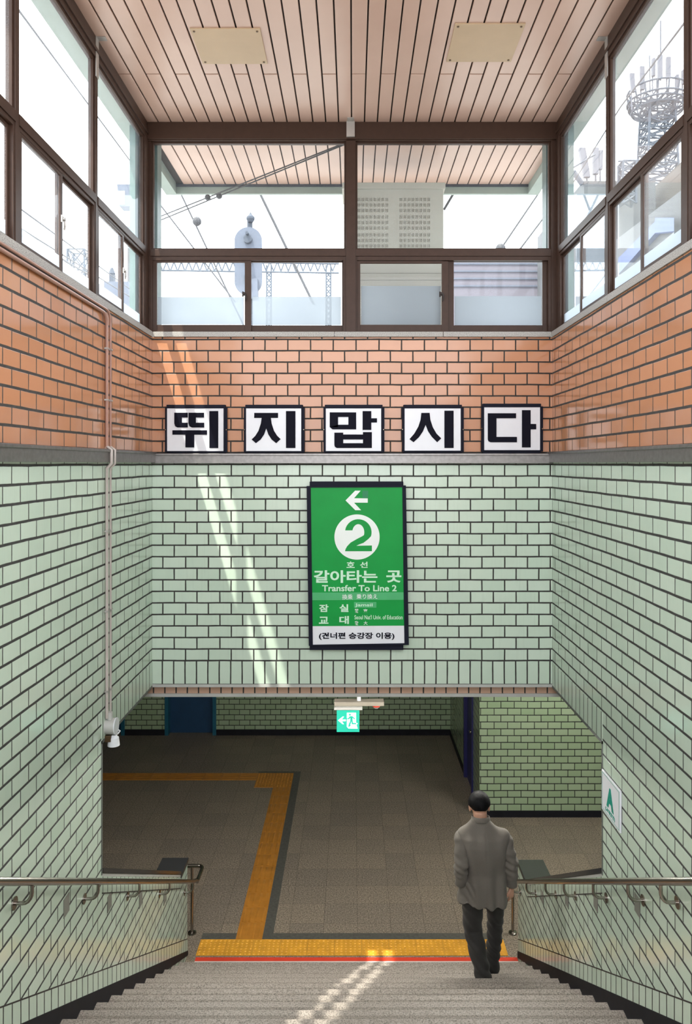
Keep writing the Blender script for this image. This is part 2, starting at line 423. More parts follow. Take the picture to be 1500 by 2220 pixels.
for i in range(16):
    xb = cx0 - i*0.298
    bar_tile(xb-0.298, xb, y_m, yt1, False)
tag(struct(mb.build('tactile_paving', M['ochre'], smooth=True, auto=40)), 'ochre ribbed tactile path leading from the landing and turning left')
mb = MB()
mb.box(-412*U, 407*U, yB+0.002, 2052*U, 0.0, 0.003)
mb.box(px1+0.002, -218*U, 2052*U, 3130*U, 0.0, 0.003)
mb.box(-394*U, px1+0.002, yt1+0.002, 3130*U, 0.0, 0.003)
struct(mb.build('floor_strip', M['dark_strip']), 'dark stone strip beside the tactile paving')
mb = MB(); mb.box(-410*U, 428*U, 1936*U, 1951*U, 0.0, 0.004)
tag(mb.build('floor_tape', M['red_tape']), 'red tape line along the edge of the bottom landing', 'tape')
mb = MB(); mb.box(-410*U, 428*U, 1929*U, 1936*U, 0.0, 0.003)
tag(mb.build('edge_line', M['white_line']), 'thin pale line just below the red tape on the landing', 'line')

# ------------------------------------------------------------------ walls of the stairwell
TH = 58
YOP = 0.798*1620          # where the side openings start
def zst(y):               # height of the nosing line (m) for y in m
    return R_*(1 + (Y1 - y)/T_)
def side_poly(pts, x0, x1):
    """pts (y_u, z_u) polygon -> prism between x0,x1 (survey units)"""
    m = MB(); m.prism([W(x0, y, z) for y, z in pts], (Vector(((x1-x0)*U, 0, 0))))
    return m
CAPZ0, CAPZ1 = -712, -1046        # sloping parapet top at YOP and at the end block
for sgn, side in ((-1, 'left'), (1, 'right')):
    xi = -435 if sgn < 0 else 432
    xo = xi + sgn*TH
    yend = 1212*1.62 if sgn < 0 else 1206*1.62
    yblk = 1.165*1620 if sgn < 0 else 1.143*1620
    # upper (orange) part
    w = side_poly([(-700, 24), (1620, 24), (1620, 273), (-700, 273)], xi, xo).build('wall_'+side, M['orange_side']); struct(w)
    lintel = -480
    pts = [(-700, -440), (-700, 24), (1620+TH, 24), (1620+TH, lintel), (YOP, lintel), (YOP, CAPZ0)]
    pts += [(yblk, CAPZ1+6), (yblk, CAPZ1), (yend, CAPZ1), (yend, -1290), (1500, -1290), (600, -1290), (283, -700)]
    g = side_poly(pts, xi, xo).build('wall_'+side, M['green_side']); struct(g)
    # soldier course along the lintel
    side_poly([(YOP, lintel), (1620, lintel), (1620, -431), (YOP, -431)], xi, xi - sgn*0.6).build('soldier_course', M['green_soldier_side'], g)
    # edge strips of the opening
    m = MB(); m.ubox(xi - sgn*1.2, xo, YOP-1, YOP+2.2, CAPZ0, lintel)
    m.ubox(xi - sgn*1.2, xo, YOP-1, 1620, lintel-5, lintel); m.build('edge_strip', M['grey_edge'], g)
    # sloped border and skirting
    def zn(yu): return (zst(yu*U) - H)/U
    y0, y1 = 280, yend
    b0, b1 = 20, 50
    side_poly([(y0, zn(y0)+b0), (y1, zn(y1)+b0), (y1, zn(y1)+b1), (y0, zn(y0)+b1)], xi, xi - sgn*0.7).build('border_course', M['green_border'], g)
    m = MB(); m.prism([W(xi, y0, zn(y0)+b1), W(xi, y1, zn(y1)+b1), W(xi, y1, zn(y1)+b1+2.0), W(xi, y0, zn(y0)+b1+2.0)], (-sgn*0.9*U, 0, 0)); m.build('border_joint', M['dark'], g)
    sk = side_poly([(y0, zn(y0)-80), (y1, -1292), (y1, zn(y1)+b0), (y0, zn(y0)+b0)], xi, xi - sgn*2.0)
    struct(sk.build('baseboard_'+side, M['black_base']))
    # metal band
    m = MB(); m.ubox(xi - sgn*9, xi + sgn*2, -700, 1620, 2, 25, 0.004); m.ubox(xi - sgn*12, xi, -700, 1620, 20, 25, 0.003)
    struct(m.build('trim_'+('1' if sgn < 0 else '2'), M['band']))
    # granite window sill
    m = MB()
    ys = [-700, 330, 640, 950, 1262, 1615]
    for a, c in zip(ys[:-1], ys[1:]): m.ubox(xi - sgn*3, xo, a+0.5, c-0.5, 273, 285, 0.002)
    struct(m.build('trim_'+('3' if sgn < 0 else '4'), M['sill_stone']))
    # parapet cap and end block
    cp = MB()
    z0 = CAPZ0
    cp.prism([W(xi - sgn*2, YOP+3, CAPZ0+2), W(xi - sgn*2, yblk, CAPZ1+8), W(xi - sgn*2, yblk, CAPZ1+16), W(xi - sgn*2, YOP+3, CAPZ0+11)], (sgn*66*U, 0, 0))
    cp.ubox(xi - sgn*3, xo + sgn*8, yblk-2, yend+3, CAPZ1, CAPZ1+9, 0.003)
    struct(cp.build('trim_'+('5' if sgn < 0 else '6'), M['black_stone']), 'polished black stone coping on the low wall')
    m = MB(); m.prism([W(xi - sgn*0.8, YOP+3, CAPZ0-4), W(xi - sgn*0.8, yblk, CAPZ1+2), W(xi - sgn*0.8, yblk, CAPZ1+7), W(xi - sgn*0.8, YOP+3, CAPZ0+1)], (sgn*3*U, 0, 0)); m.build('edge_strip', M['light_trim'], g)
    # horizontal-jointed course right under the coping
    side_poly([(YOP+3, CAPZ0-32), (yblk-4, CAPZ1-24), (yblk-4, CAPZ1+1), (YOP+3, CAPZ0-4)], xi, xi - sgn*0.6).build('border_course', M['green_border'], g)
    m = MB(); m.prism([W(xi, YOP+3, CAPZ0-34), W(xi, yblk-4, CAPZ1-26), W(xi, yblk-4, CAPZ1-24), W(xi, YOP+3, CAPZ0-32)], (-sgn*0.9*U, 0, 0)); m.build('border_joint', M['dark'], g)

# header wall
mb = MB(); mb.ubox(-435, 432, 1620, 1620+TH, 24, 274); struct(mb.build('wall_front', M['orange_front']))
mb = MB(); mb.ubox(-435, 432, 1620, 1620+TH, -480, 24); wf = struct(mb.build('wall_front', M['green_front']))
mb = MB(); mb.ubox(-435, 432, 1619.3, 1621, -477, -428); mb.build('soldier_course', M['green_soldier_front'], wf)
mb = MB(); mb.ubox(-435, 432, 1610, 1621, 0, 22, 0.004); mb.ubox(-435, 432, 1607, 1621, 17, 22, 0.003); struct(mb.build('trim_7', M['band']))
mb = MB()
for a, c in ((-432, -40), (-40, 195), (195, 429)): mb.ubox(a+.5, c-.5, 1614, 1620+TH, 274, 285, 0.002)
struct(mb.build('trim_8', M['sill_stone']))
mb = MB(); mb.ubox(-437, 434, 1617, 1640, -484, -478); struct(mb.build('trim_9', M['light_trim']))
mb = MB(); mb.ubox(-640, 640, 1640, 1660, -505, -482); struct(mb.build('wall_back', M['pink_soldier']))
mb = MB(); mb.ubox(-640, 640, 1636, 1660, -511, -504); struct(mb.build('trim_10', M['light_trim']))

# ------------------------------------------------------------------ concourse
FW = 14.55; RW = 11.18; RX = 1.895
CZ = (-507*U + H)
mb = MB()
mb.box(-8.5, XL-TH*U, 3.0, 15.4, CZ, CZ+0.2); mb.box(XR+TH*U, 8.5, 3.0, 15.4, CZ, CZ+0.2); mb.box(XL-TH*U, XR+TH*U, 1650*U, 15.4, CZ, CZ+0.2)
struct(mb.build('ceiling', M['concrete']))
mb = MB()
segs = [(-8.5, -5.65), (-4.44, -3.66), (-2.66, RX)]
for a, b_ in segs: mb.box(a, b_, FW, FW+0.3, 0, CZ)
for a, b_ in ((-5.65,-4.44),(-3.66,-2.66)): mb.box(a, b_, FW, FW+0.3, 2.9, CZ)
struct(mb.build('wall_far', M['concourse_x']))
mb = MB(); mb.box(RX, RX+0.3, 12.66, FW+0.3, 0, CZ); mb.box(RX, RX+0.3, RW+0.002, 11.78, 0, CZ)
struct(mb.build('wall_corridor', M['concourse_y']))
mb = MB(); mb.box(RX+0.002, 8.5, RW, RW+0.3, 0, CZ); struct(mb.build('wall_right', M['concourse_x']))
mb = MB(); mb.box(-8.5, -8.3, 3, 15, 0, CZ); struct(mb.build('wall_left', M['concourse_y']))
mb = MB(); mb.box(8.3, 8.5, 3, 11.2, 0, CZ); struct(mb.build('wall_right', M['concourse_y']))
mb = MB(); mb.box(-8.5, XL-TH*U, 3.0, 3.2, 0, CZ); mb.box(XR+TH*U, 8.5, 3.0, 3.2, 0, CZ); struct(mb.build('wall_near', M['concourse_x']))
mb = MB(); mb.box(XL-TH*U-0.02, XR+TH*U+0.02, 15.0, 15.3, 0, 0.01) ; 
mb = MB()
for a, b_ in segs: mb.box(a, b_, FW-0.012, FW, 0, 0.115)
struct(mb.build('baseboard_far', M['black_base']))
mb = MB(); mb.box(RX-0.012, RX, 12.66, FW, 0, 0.105); mb.box(RX-0.012, RX, RW-0.01, 11.78, 0, 0.105); struct(mb.build('baseboard_corridor', M['black_base']))
mb = MB(); mb.box(RX-0.012, 8.3, RW-0.012, RW, 0, 0.098); struct(mb.build('baseboard_right', M['black_base']))
def far_door(n, x0, x1):
    m = MB(); m.box(x0+0.05, x1-0.05, FW+0.14, FW+0.2, 0, 2.86); d = struct(m.build('door_%d' % n, M['blue_door']))
    m = MB(); m.box(x0, x0+0.07, FW-0.02, FW+0.22, 0, 2.9); m.box(x1-0.07, x1, FW-0.02, FW+0.22, 0, 2.9); m.box(x0, x1, FW-0.02, FW+0.22, 2.83, 2.9); m.build('door_frame', M['teal'], d)
    m = MB(); m.cyl((x1-0.16, FW+0.14, 1.0), (x1-0.16, FW+0.09, 1.0), 0.025); m.build('door_handle', M['steel'], d)
far_door(1, -3.66, -2.66); far_door(2, -5.65, -4.44)
m = MB(); m.box(RX+0.03, RX+0.08, 11.83, 12.61, 0, 2.9); d = struct(m.build('door_3', M['navy']))
m = MB(); m.box(RX-0.025, RX+0.2, 11.78, 11.85, 0, CZ); m.box(RX-0.025, RX+0.2, 12.59, 12.66, 0, CZ); m.box(RX-0.025, RX+0.2, 11.78, 12.66, 2.9, CZ); m.build('door_frame', M['navy'], d)
m = MB(); m.ball((RX-0.01, 11.95, 1.0), 0.028); m.build('door_handle', M['steel'], d)

# concourse ceiling lamps (unseen battens added to brighten the lower hall)
fill_spots = [(3.4, 8.9, 420, 'unseen fill batten added on the concourse ceiling before the pale green wall'), (-3.4, 7.7, 140, 'unseen fill batten added on the concourse ceiling over the ochre path'),
             (-1.1, 7.35, 290, 'unseen fill batten added over the foot of the stairs on the conduit side'), (1.1, 7.35, 290, 'unseen fill batten added over the foot of the stairs, on the walking man side')]
for x, y, e, lab in fill_spots:
    m_tube, nt, b = nmat('fill_light_tube'); b.inputs['Emission Color'].default_value = (1.0, 0.985, 0.90, 1); b.inputs['Emission Strength'].default_value = e
    t = thing('added_fill_light', (x, y, CZ), lab, 'lamp')
    q = MB(); q.box(x-0.6, x+0.6, y-0.05, y+0.05, CZ-0.05, CZ); q.build('housing', M['housing'], t)
    q = MB(); q.tube([(x-0.57, y, CZ-0.07), (x+0.57, y, CZ-0.07)], 0.018); q.build('tube', m_tube, t)

# ------------------------------------------------------------------ ceiling of the pavilion and its overhang
CE = 742
mb = MB()
RB = 290  # roof cut short out of view to let daylight onto the steps
mb.ubox(-497, 493, RB, 1997, CE+4, CE+40)
roof = struct(mb.build('roof', M['dark']))
mb = MB()
k0 = -16
x = -3 + 28*k0
i = 0
edge_l, edge_r = -470, 466
while x < edge_r:
    a, b_ = max(x+1.4, edge_l), min(x+28-1.4, edge_r)
    if b_ > a+2:
        cuts = [RB, 1424, 1988] if i % 2 == 0 else [RB, 860, 1988]
        for c0, c1 in zip(cuts[:-1], cuts[1:]):
            mb.ubox(a, b_, c0+1.8, c1-1.8, CE, CE+4, 0.0025)
    x += 28; i += 1
struct(mb.build('ceiling', M['slat']))
mb = MB()
mb.ubox(-499, -470, RB, 1999, 718, CE+40); mb.ubox(466, 495, RB, 1999, 718, CE+40); mb.ubox(-470, 466, 1988, 1999, 718, CE+40)
struct(mb.build('roof_fascia', M['mint']))
mb = MB(); mb.ubox(-470, 466, 1984, 1988, 736, CE+2); struct(mb.build('roof_trim', M['hazy_dark']))
# corner cladding
for sgn, n in ((-1, 11), (1, 12)):
    xi = 433 if sgn < 0 else 428
    mb = MB(); mb.ubox(sgn*xi, sgn*(xi+41), 1655, 1690, 285, CE); mb.ubox(sgn*(xi+29), sgn*(xi+41), 1586, 1690, 285, CE)
    struct(mb.build('trim_%d' % n, M['teal_column']))
for (x0, x1, y0, y1), lab in (((-278, -158, 1272, 1384), 'beige screwed cover plate on the slatted ceiling, darker with a stain'), ((172, 291, 1258, 1377), 'plain beige cover plate bulging slightly from the slatted ceiling near the tower window')):
    m = MB(); m.ubox(x0, x1, y0, y1, CE-2.2, CE, 0.002)
    p = tag(m.build('cover_plate', M['beige_plate']), lab, 'plate', 'ceiling cover plates')
    for sx in (x0+6, x1-6):
        for sy in (y0+7, y1-7):
            q = MB(); q.cyl(W(sx, sy, CE-3.2), W(sx, sy, CE-2), 0.008, seg=10); q.build('screw', M['screw'], p)

# ------------------------------------------------------------------ windows
wn_count = [0]
def ring(m, axis, a0, a1, z0, z1, d0, d1, ta, tb, tt, bot, bev=0.0015):
    """rectangular frame in survey units. axis 'x': along x, depth along y; axis 'y': along y, depth along x"""
    def bx(p0, p1, q0, q1):
        if axis == 'x': m.ubox(p0, p1, d0, d1, q0, q1, bev)
        else: m.ubox(d0, d1, p0, p1, q0, q1, bev)
    bx(a0, a0+ta, z0, z1); bx(a1-tb, a1, z0, z1); bx(a0+ta, a1-tb, z1-tt, z1); bx(a0+ta, a1-tb, z0, z0+bot)
def pane(axis, a0, a1, z0, z1, d, mat, parent, name='glass', th=1.2):
    m = MB()
    if axis == 'x': m.poly([W(a0, d, z0), W(a1, d, z0), W(a1, d, z1), W(a0, d, z1)])
    else: m.poly([W(d, a0, z0), W(d, a1, z0), W(d, a1, z1), W(d, a0, z1)])
    return m.build(name, mat, parent)
def latch(parent, axis, a, z, d, inward):
    m = MB()
    def P(da, dz, dd):
        return W(a+da, d+inward*dd, z+dz) if axis == 'x' else W(d+inward*dd, a+da, z+dz)
    m.tube([P(0,4,0), P(0,4,2.5)], 0.016, 14); m.tube([P(0,4,2.5), P(0,4,5)], 0.010, 12)
    m.tube([P(-1,5,3.5), P(3,2,3.5), P(4,-6,3.5), P(2,-12,3.2)], [0.008,0.008,0.007,0.006], 8)
    m.tube([P(-3,-2,1.0), P(-3,9,1.0)], 0.007, 8)
    return m.build('latch', M['bracket'] if axis == 'y' else M['dark'], parent)
def sash(win, axis, a0, a1, z0, z1, d0, d1, ta, tb, film_top, inward, tt=5, bot=16):
    m = MB(); ring(m, axis, a0, a1, z0, z1, d0, d1, ta, tb, tt, bot)
    s = m.build('sash', M['bronze'], win)
    dm = (d0+d1)/2
    pane(axis, a0+ta, a1-tb, z0+bot, z1-tt, dm, M['glass_low'], s)
    pane(axis, a0+ta+2, a1-tb-2, z0+bot+0.5, film_top, dm + inward*0.7, M['film'], s, 'frosted_film')
    return s
FY0, FY1 = 1630, 1646
ZT0, ZT1, ZH = 452, 467, 705
def front_window(n, a0, a1, meet0, meet1, film, first_out):
    m = MB()
    if n == 1: m.ubox(a0-16, a0, FY0, FY1, 285, ZH, 0.002)
    m.ubox(a1, a1+(21 if n == 1 else 17), FY0-4, FY1, 285, ZH, 0.002)
    m.ubox(a0-2, a1, FY0-3, FY1, ZT0, ZT1, 0.002)
    ring(m, 'x', a0, a1, ZT1, ZH, FY0+4, FY1-2, 4, 4, 5, 4)
    ring(m, 'x', a0-5, a1+2, 285, ZT0, FY0-1, FY1, 8, 8, 9, 4)
    w = struct(m.build('window_%d' % n, M['bronze']))
    pane('x', a0+4, a1-4, ZT1+4, ZH-5, FY0+9, M['glass'], w)
    if n == 1:
        s1 = sash(w, 'x', a0+3, meet1, 287, ZT0-8, FY0+1, FY0+6, 9, 14, film[0], -1)
        s2 = sash(w, 'x', meet0, a1-4, 287, ZT0-6, FY0+7, FY0+12, 14, 5, film[1], -1)
        latch(s1, 'x', meet1-15, 366, FY0+1, -1)
    else:
        s1 = sash(w, 'x', a0+3, meet1, 287, ZT0-10, FY0+1, FY0+6, 7, 14, film[0], -1)
        s2 = sash(w, 'x', meet0, a1-6, 287, ZT0-4, FY0+7, FY0+12, 26, 11, film[1], -1)
        latch(s1, 'x', meet1-15, 366, FY0+1, -1)
    return w
front_window(1, -440, -15, -237, -222, (364, 366), True)
front_window(2, 6, 432, 195, 208, (388, 367), True)
mb = MB(); mb.ubox(-458, 454, 1622, 1648, ZH, CE, 0.003); mb.ubox(-458, 454, 1626, 1650, ZH-2, ZH+8, 0.002); struct(mb.build('window_head', M['bronze']))
mb = MB(); mb.ubox(-14, 4, 1617, 1622, 708, 745, 0.001); mb.ubox(-12, 2, 1600, 1622, CE-1.5, CE, 0.001)
tag(mb.build('mullion_bracket', M['bracket']), 'pale metal bracket over the middle mullion of the end windows', 'bracket')

bounds = [385, 692, 999.5, 1307, 1604]
wi = 3
for sgn in (-1, 1):
    f0 = 446 if sgn < 0 else 442
    D0, D1 = sgn*f0, sgn*(f0+13)
    mb = MB(); mb.ubox(D0, D1, 290, 1648, ZH, CE, 0.003); mb.ubox(D0-sgn*3, D1, 290, 1630, ZH+10, ZH+16, 0.002)
    struct(mb.build('window_head', M['bronze']))
    for bi in range(len(bounds)-1):
        a0, a1 = bounds[bi], bounds[bi+1]
        if bi == 0: a0 = bounds[0]
        m = MB()
        mw = 11
        m.ubox(D0, D1, a1-mw if bi < len(bounds)-2 else a1, a1 if bi < len(bounds)-2 else 1632, 285, ZH, 0.002)
        b0, b1 = a0, (a1-mw if bi < len(bounds)-2 else a1)
        m.ubox(D0-sgn*1, D1, b0, b1, ZT0, ZT1, 0.002)
        ring(m, 'y', b0, b1, ZT1, ZH, D0+sgn*3, D1-sgn*1, 4, 4, 5, 4)
        ring(m, 'y', b0, b1, 285, ZT0, D0+sgn*1, D1, 5, 5, 6, 3)
        w = struct(m.build('window_%d' % wi, M['bronze'])); wi += 1
        pane('y', b0+4, b1-4, ZT1+4, ZH-5, D0+sgn*7, M['glass'], w)
        mid = (b0+b1)/2
        s1 = sash(w, 'y', b0+4, mid+5, 287, ZT0-6, D0+sgn*1.5, D0+sgn*5.5, 7, 9, 318, -sgn, 5, 12)
        s2 = sash(w, 'y', mid-4, b1-4, 287, ZT0-6, D0+sgn*6.5, D0+sgn*10.5, 9, 7, 318, -sgn, 5, 12)
        if sgn < 0: latch(s1, 'y', mid+1, 372, D0+sgn*1.5, -sgn)
    # ceiling brackets on the mullions
    yb = 1307
    mb = MB(); mb.ubox(D0 - sgn*1.5, D0, yb-12, yb+1, 672, CE, 0.001); mb.ubox(D0 - sgn*16, D0, yb-10, yb+2, CE-2, CE, 0.001)
    for dz in (688, 720): mb.cyl(W(D0-sgn*2.6, yb-5, dz), W(D0-sgn*1, yb-5, dz), 0.008)
    tag(mb.build('mullion_bracket', M['bracket']), 'angled metal bracket joining the ceiling to the mullion by the ' + ('conduit wall windows' if sgn < 0 else 'antenna tower windows'), 'bracket')

# ------------------------------------------------------------------ text tools
def text_mesh(body, bold=0.0, ext=0.0):
    cu = bpy.data.curves.new('t', 'FONT'); cu.body = body; cu.size = 1.0; cu.offset = bold; cu.extrude = ext; cu.resolution_u = 6
    o = bpy.data.objects.new('t', cu); COL.objects.link(o)
    dg = bpy.context.evaluated_depsgraph_get(); dg.update()
    me = bpy.data.meshes.new_from_object(o.evaluated_get(dg))
    bpy.data.objects.remove(o); bpy.data.curves.remove(cu)
    return me
def add_text(m, body, x0, x1, z0, z1, y, bold=0.02, axis='x', th=0.0012):
    """fit the text's own outline to a rectangle (metres); x reads left to right from x0 to x1"""
    me = text_mesh(body, bold, 0.5)
    xs = [v.co.x for v in me.vertices]; ys = [v.co.y for v in me.vertices]
    ax, bx_, ay, by_ = min(xs), max(xs), min(ys), max(ys)
    t = bmesh.new(); t.from_mesh(me); bpy.data.meshes.remove(me)
    for v in t.verts:
        s_ = (v.co.x-ax)/(bx_-ax); q = (v.co.y-ay)/(by_-ay); d = v.co.z
        if axis == 'x': v.co = (x0+(x1-x0)*s_, y - d*th, z0+(z1-z0)*q)
        else: v.co = (y - d*th, x0+(x1-x0)*s_, z0+(z1-z0)*q)
    bmesh.ops.recalc_face_normals(t, faces=t.faces[:])
    m.merge(t)

# ------------------------------------------------------------------ five letter signs
SY = 1607            # face plane of the letter signs
def fx(px): return (px-765)*SY/1620
def fz(py): return (1005-py)*SY/1620
def zpoly(m, pts, off, d=1.2):
    m.prism([W(fx(off+x/2.5), SY-d, fz(700+y/2.5)) for x, y in pts], (0, (d-0.2)*U, 0))
def rect(x0, y0, x1, y1): return [(x0,y0),(x1,y0),(x1,y1),(x0,y1)]
signs = [
 (300, (155,463,462,695), [ [(195,487),(268,487),(268,513),(236,513),(236,541),(268,541),(268,567),(212,567),(200,560),(195,545)],
                            [(272,487),(356,487),(356,513),(312,513),(312,541),(357,541),(357,567),(290,567),(277,560),(272,545)],
                            rect(185,582,372,606), rect(255,606,303,675), rect(385,478,433,678) ], 'first', 'reading 뛰, nearest the conduit wall'),
 (300, (583,463,883,695), [ rect(628,488,757,515), [(668,515),(718,515),(722,545),(735,585),(752,612),(771,630),(747,652),(722,632),(704,604),(693,572),(682,604),(663,632),(637,652),(614,632),(634,612),(651,585),(664,545)], rect(800,478,851,678) ], '', 'reading 지'),
 (300, (1015,463,1316,695), [ rect(1037,485,1082,565), [(1037,565),(1082,552),(1138,552),(1180,577),(1052,577)], rect(1082,485,1180,510), [(1138,510),(1180,510),(1180,577),(1138,552)],
                              rect(1215,478,1262,580), rect(1262,517,1293,540),
                              [(1062,595),(1110,595),(1110,678),(1075,678),(1065,672),(1062,662)], rect(1217,592,1265,678), rect(1110,605,1217,632), rect(1110,652,1217,678) ], '', 'reading 맙, the middle of the row'),
 (800, (192,463,497,693), [ [(283,488),(328,488),(332,525),(345,565),(365,600),(391,626),(369,647),(340,618),(320,588),(306,553),(292,588),(270,620),(241,647),(219,630),(245,600),(267,562),(279,525)], rect(408,476,458,678) ], '', 'reading 시'),
 (800, (623,457,927,690), [ rect(643,490,690,618), [(643,618),(690,618),(801,618),(801,647),(658,647),(647,642),(643,632)], rect(690,490,796,517), rect(828,473,875,675), rect(875,548,905,577) ], '', 'reading 다, at the end nearest the tower side'),
]
for off, (x0,y0,x1,y1), polys, _, lab in signs:
    cxu = fx(off+(x0+x1)/5); czu = fz(700+(y0+y1)/5)
    t = thing('letter_sign', W(cxu, 1620, czu), 'black framed white sign panel ' + lab, 'sign', 'letter signs above the grey band')
    X0, X1, Z0, Z1 = fx(off+x0/2.5), fx(off+x1/2.5), fz(700+y1/2.5), fz(700+y0/2.5)
    m = MB(); m.ubox(X0-2, X1+3, 1610, 1619.6, Z0-7, Z1+8, 0.003)
    m.ubox(X0-5, X1+7, 1609, 1616, Z0-3, Z1+2, 0.003); m.build('back_box', M['black_frame'], t)
    m = MB(); ring(m, 'x', X0-2.2, X1+2.5, Z0-2.2, Z1+2.2, SY-1, 1611, 2.4, 2.7, 2.4, 2.4, 0.001); m.build('frame', M['black_frame'], t)
    m = MB(); m.ubox(X0, X1, SY, 1610, Z0, Z1); m.build('panel', M['sign_white'], t)
    m = MB()
    for p in polys: zpoly(m, p, off)
    m.build('lettering', M['ink'], t)
    for sx in (X0-4, X1+5):
        q = MB(); q.ball(W(sx, 1608.5, (Z0+Z1)/2), 0.008, 10, 6); q.build('screw', M['steel'], t)

# ------------------------------------------------------------------ green transfer sign
GY = 1604
def gx(zx): return (640+zx/5.548-765)*GY/1620
def gz(zy): return (1005-(1030+zy/5.55))*GY/1620
t = thing('transfer_sign', W(gx(750), 1620, gz(1080)), 'tall green transfer sign with a circled 2 on the header wall', 'sign')
m = MB(); m.ubox(gx(172), gx(1302), 1608, 1619.6, gz(2112), gz(78), 0.004); m.build('back_box', M['black_frame'], t)
m = MB()
def quad_ring(m, o, i, y0, y1):
    for k in range(4):
        a, b_, c, d = o[k], o[(k+1)%4], i[(k+1)%4], i[k]
        m.prism([W(gx(p[0]), y0, gz(p[1])) for p in (a, b_, c, d)], (0, (y1-y0)*U, 0))
outer = [(137,132),(1330,125),(1366,2042),(163,2052)]; inner = [(186,150),(1287,145),(1313,2022),(212,2040)]
quad_ring(m, outer, inner, GY-2, 1610); m.build('frame', M['black_frame'], t)
m = MB(); m.prism([W(gx(x), GY, gz(y)) for x, y in ((186,150),(1287,145),(1309,1812),(208,1818))], (0, 6*U, 0)); m.build('green_panel', M['sign_green'], t)
m = MB(); m.prism([W(gx(x), GY, gz(y)) for x, y in ((208,1818),(1309,1812),(1313,2022),(212,2040))], (0, 6*U, 0)); m.build('white_panel', M['sign_white'], t)
m = MB(); m.prism([W(gx(x), GY-0.25, gz(y)) for x, y in ((204,1414),(1303,1410),(1304,1500),(205,1505))], (0, 0.2*U, 0)); m.prism([W(gx(x), GY-0.25, gz(y)) for x, y in rect(707,1527,975,1595)], (0, 0.2*U, 0)); m.build('pale_strip', M['sign_green_pale'], t)
m = MB(); m.prism([W(gx(x), GY-0.25, gz(y)) for x, y in rect(808,187,877,275)], (0, 0.2*U, 0)); m.build('dark_patch', M['sign_green_dark'], t)
m = MB()
for p in ([(605,305),(720,187),(787,187),(707,278),(684,305)], [(684,305),(707,332),(792,422),(722,422),(605,305)], [(707,278),(872,280),(872,332),(707,332),(684,305)]):
    m.prism([W(gx(x), GY-0.7, gz(y)) for x, y in p], (0, 0.6*U, 0))
m.build('arrow', M['white_letter'], t)
m = MB(); m.prism([W(gx(743+272*math.cos(2*PI*k/64)), GY-0.5, gz(745+272*math.sin(2*PI*k/64))) for k in range(64)], (0, 0.4*U, 0)); m.build('disc', M['white_letter'], t)
def gtext(m, s, x0, y0, x1, y1, bold): add_text(m, s, gx(x0)*U, gx(x1)*U, gz(y1)*U+H, gz(y0)*U+H, (GY-0.7)*U, bold)
# a heavy numeral 2 drawn as a stroke outline
m = MB()
def two():
    out = []
    cx, cy = 758, 688
    def arc(rx, ry, a0, a1, n, cx=cx, cy=cy): return [(cx+rx*math.cos(a0+(a1-a0)*i/n), cy+ry*math.sin(a0+(a1-a0)*i/n)) for i in range(n+1)]
    o = arc(160, 158, PI*1.07, 2*PI+0.30, 20); i_ = arc(72, 98, PI*1.04, 2*PI+0.35, 20)
    o[0] = (600, 664); i_[0] = (688, 664)
    o += [(880,768),(820,815),(770,833),(735,850)]; i_ += [(804,736),(745,766),(665,812),(622,858)]
    return o, i_
o_, i_ = two()
for k in range(min(len(o_), len(i_))-1):
    m.prism([W(gx(x), GY-1.0, gz(y)) for x, y in (o_[k], o_[k+1], i_[k+1], i_[k])], (0, 0.4*U, 0))
m.prism([W(gx(x), GY-1.0, gz(y)) for x, y in ((735,850),(622,858),(605,890),(598,915),(922,915),(922,846))], (0, 0.4*U, 0))
m.build('numeral', M['sign_green'], t)
for s_, x0, y0, x1, y1, bo, mt in (
('호', 617,1040,715,1115,0.022, 'pale_letter'),
('선', 778,1042,870,1114,0.022, 'pale_letter'),
('갈아타는', 222,1145,988,1296,0.028, 'pale_letter'),
('곳', 1095,1147,1276,1292,0.03, 'pale_letter'),
('잠', 287,1555,400,1646,0.03, 'pale_letter'),
('실', 530,1553,640,1646,0.03, 'pale_letter'),
('교', 285,1703,400,1788,0.03, 'pale_letter'),
('대', 530,1695,645,1790,0.03, 'pale_letter'),
('Transfer To Line 2', 322,1322,1220,1398,0.022, 'pale_letter'),
('Jamsil', 718,1543,930,1590,0.018, 'pale_letter'),
("Seoul Nat'l Univ. of Education", 712,1683,1290,1735,0.012, 'pale_letter'),
('換乘', 565,1434,690,1497,0.006, 'white_letter'),
('乗り換え', 737,1430,988,1490,0.006, 'white_letter'),
('蠶', 715,1610,760,1657,0.004, 'white_letter'),
('室', 820,1610,868,1657,0.008, 'white_letter'),
('敎', 715,1755,760,1804,0.008, 'white_letter'),
('大', 822,1757,870,1802,0.008, 'white_letter'),
('(건너편 승강장 이용)', 285,1893,1193,1982,0.03, 'ink'),
):
    m = MB(); gtext(m, s_, x0, y0, x1, y1, bo); m.build('lettering', M[mt], t)

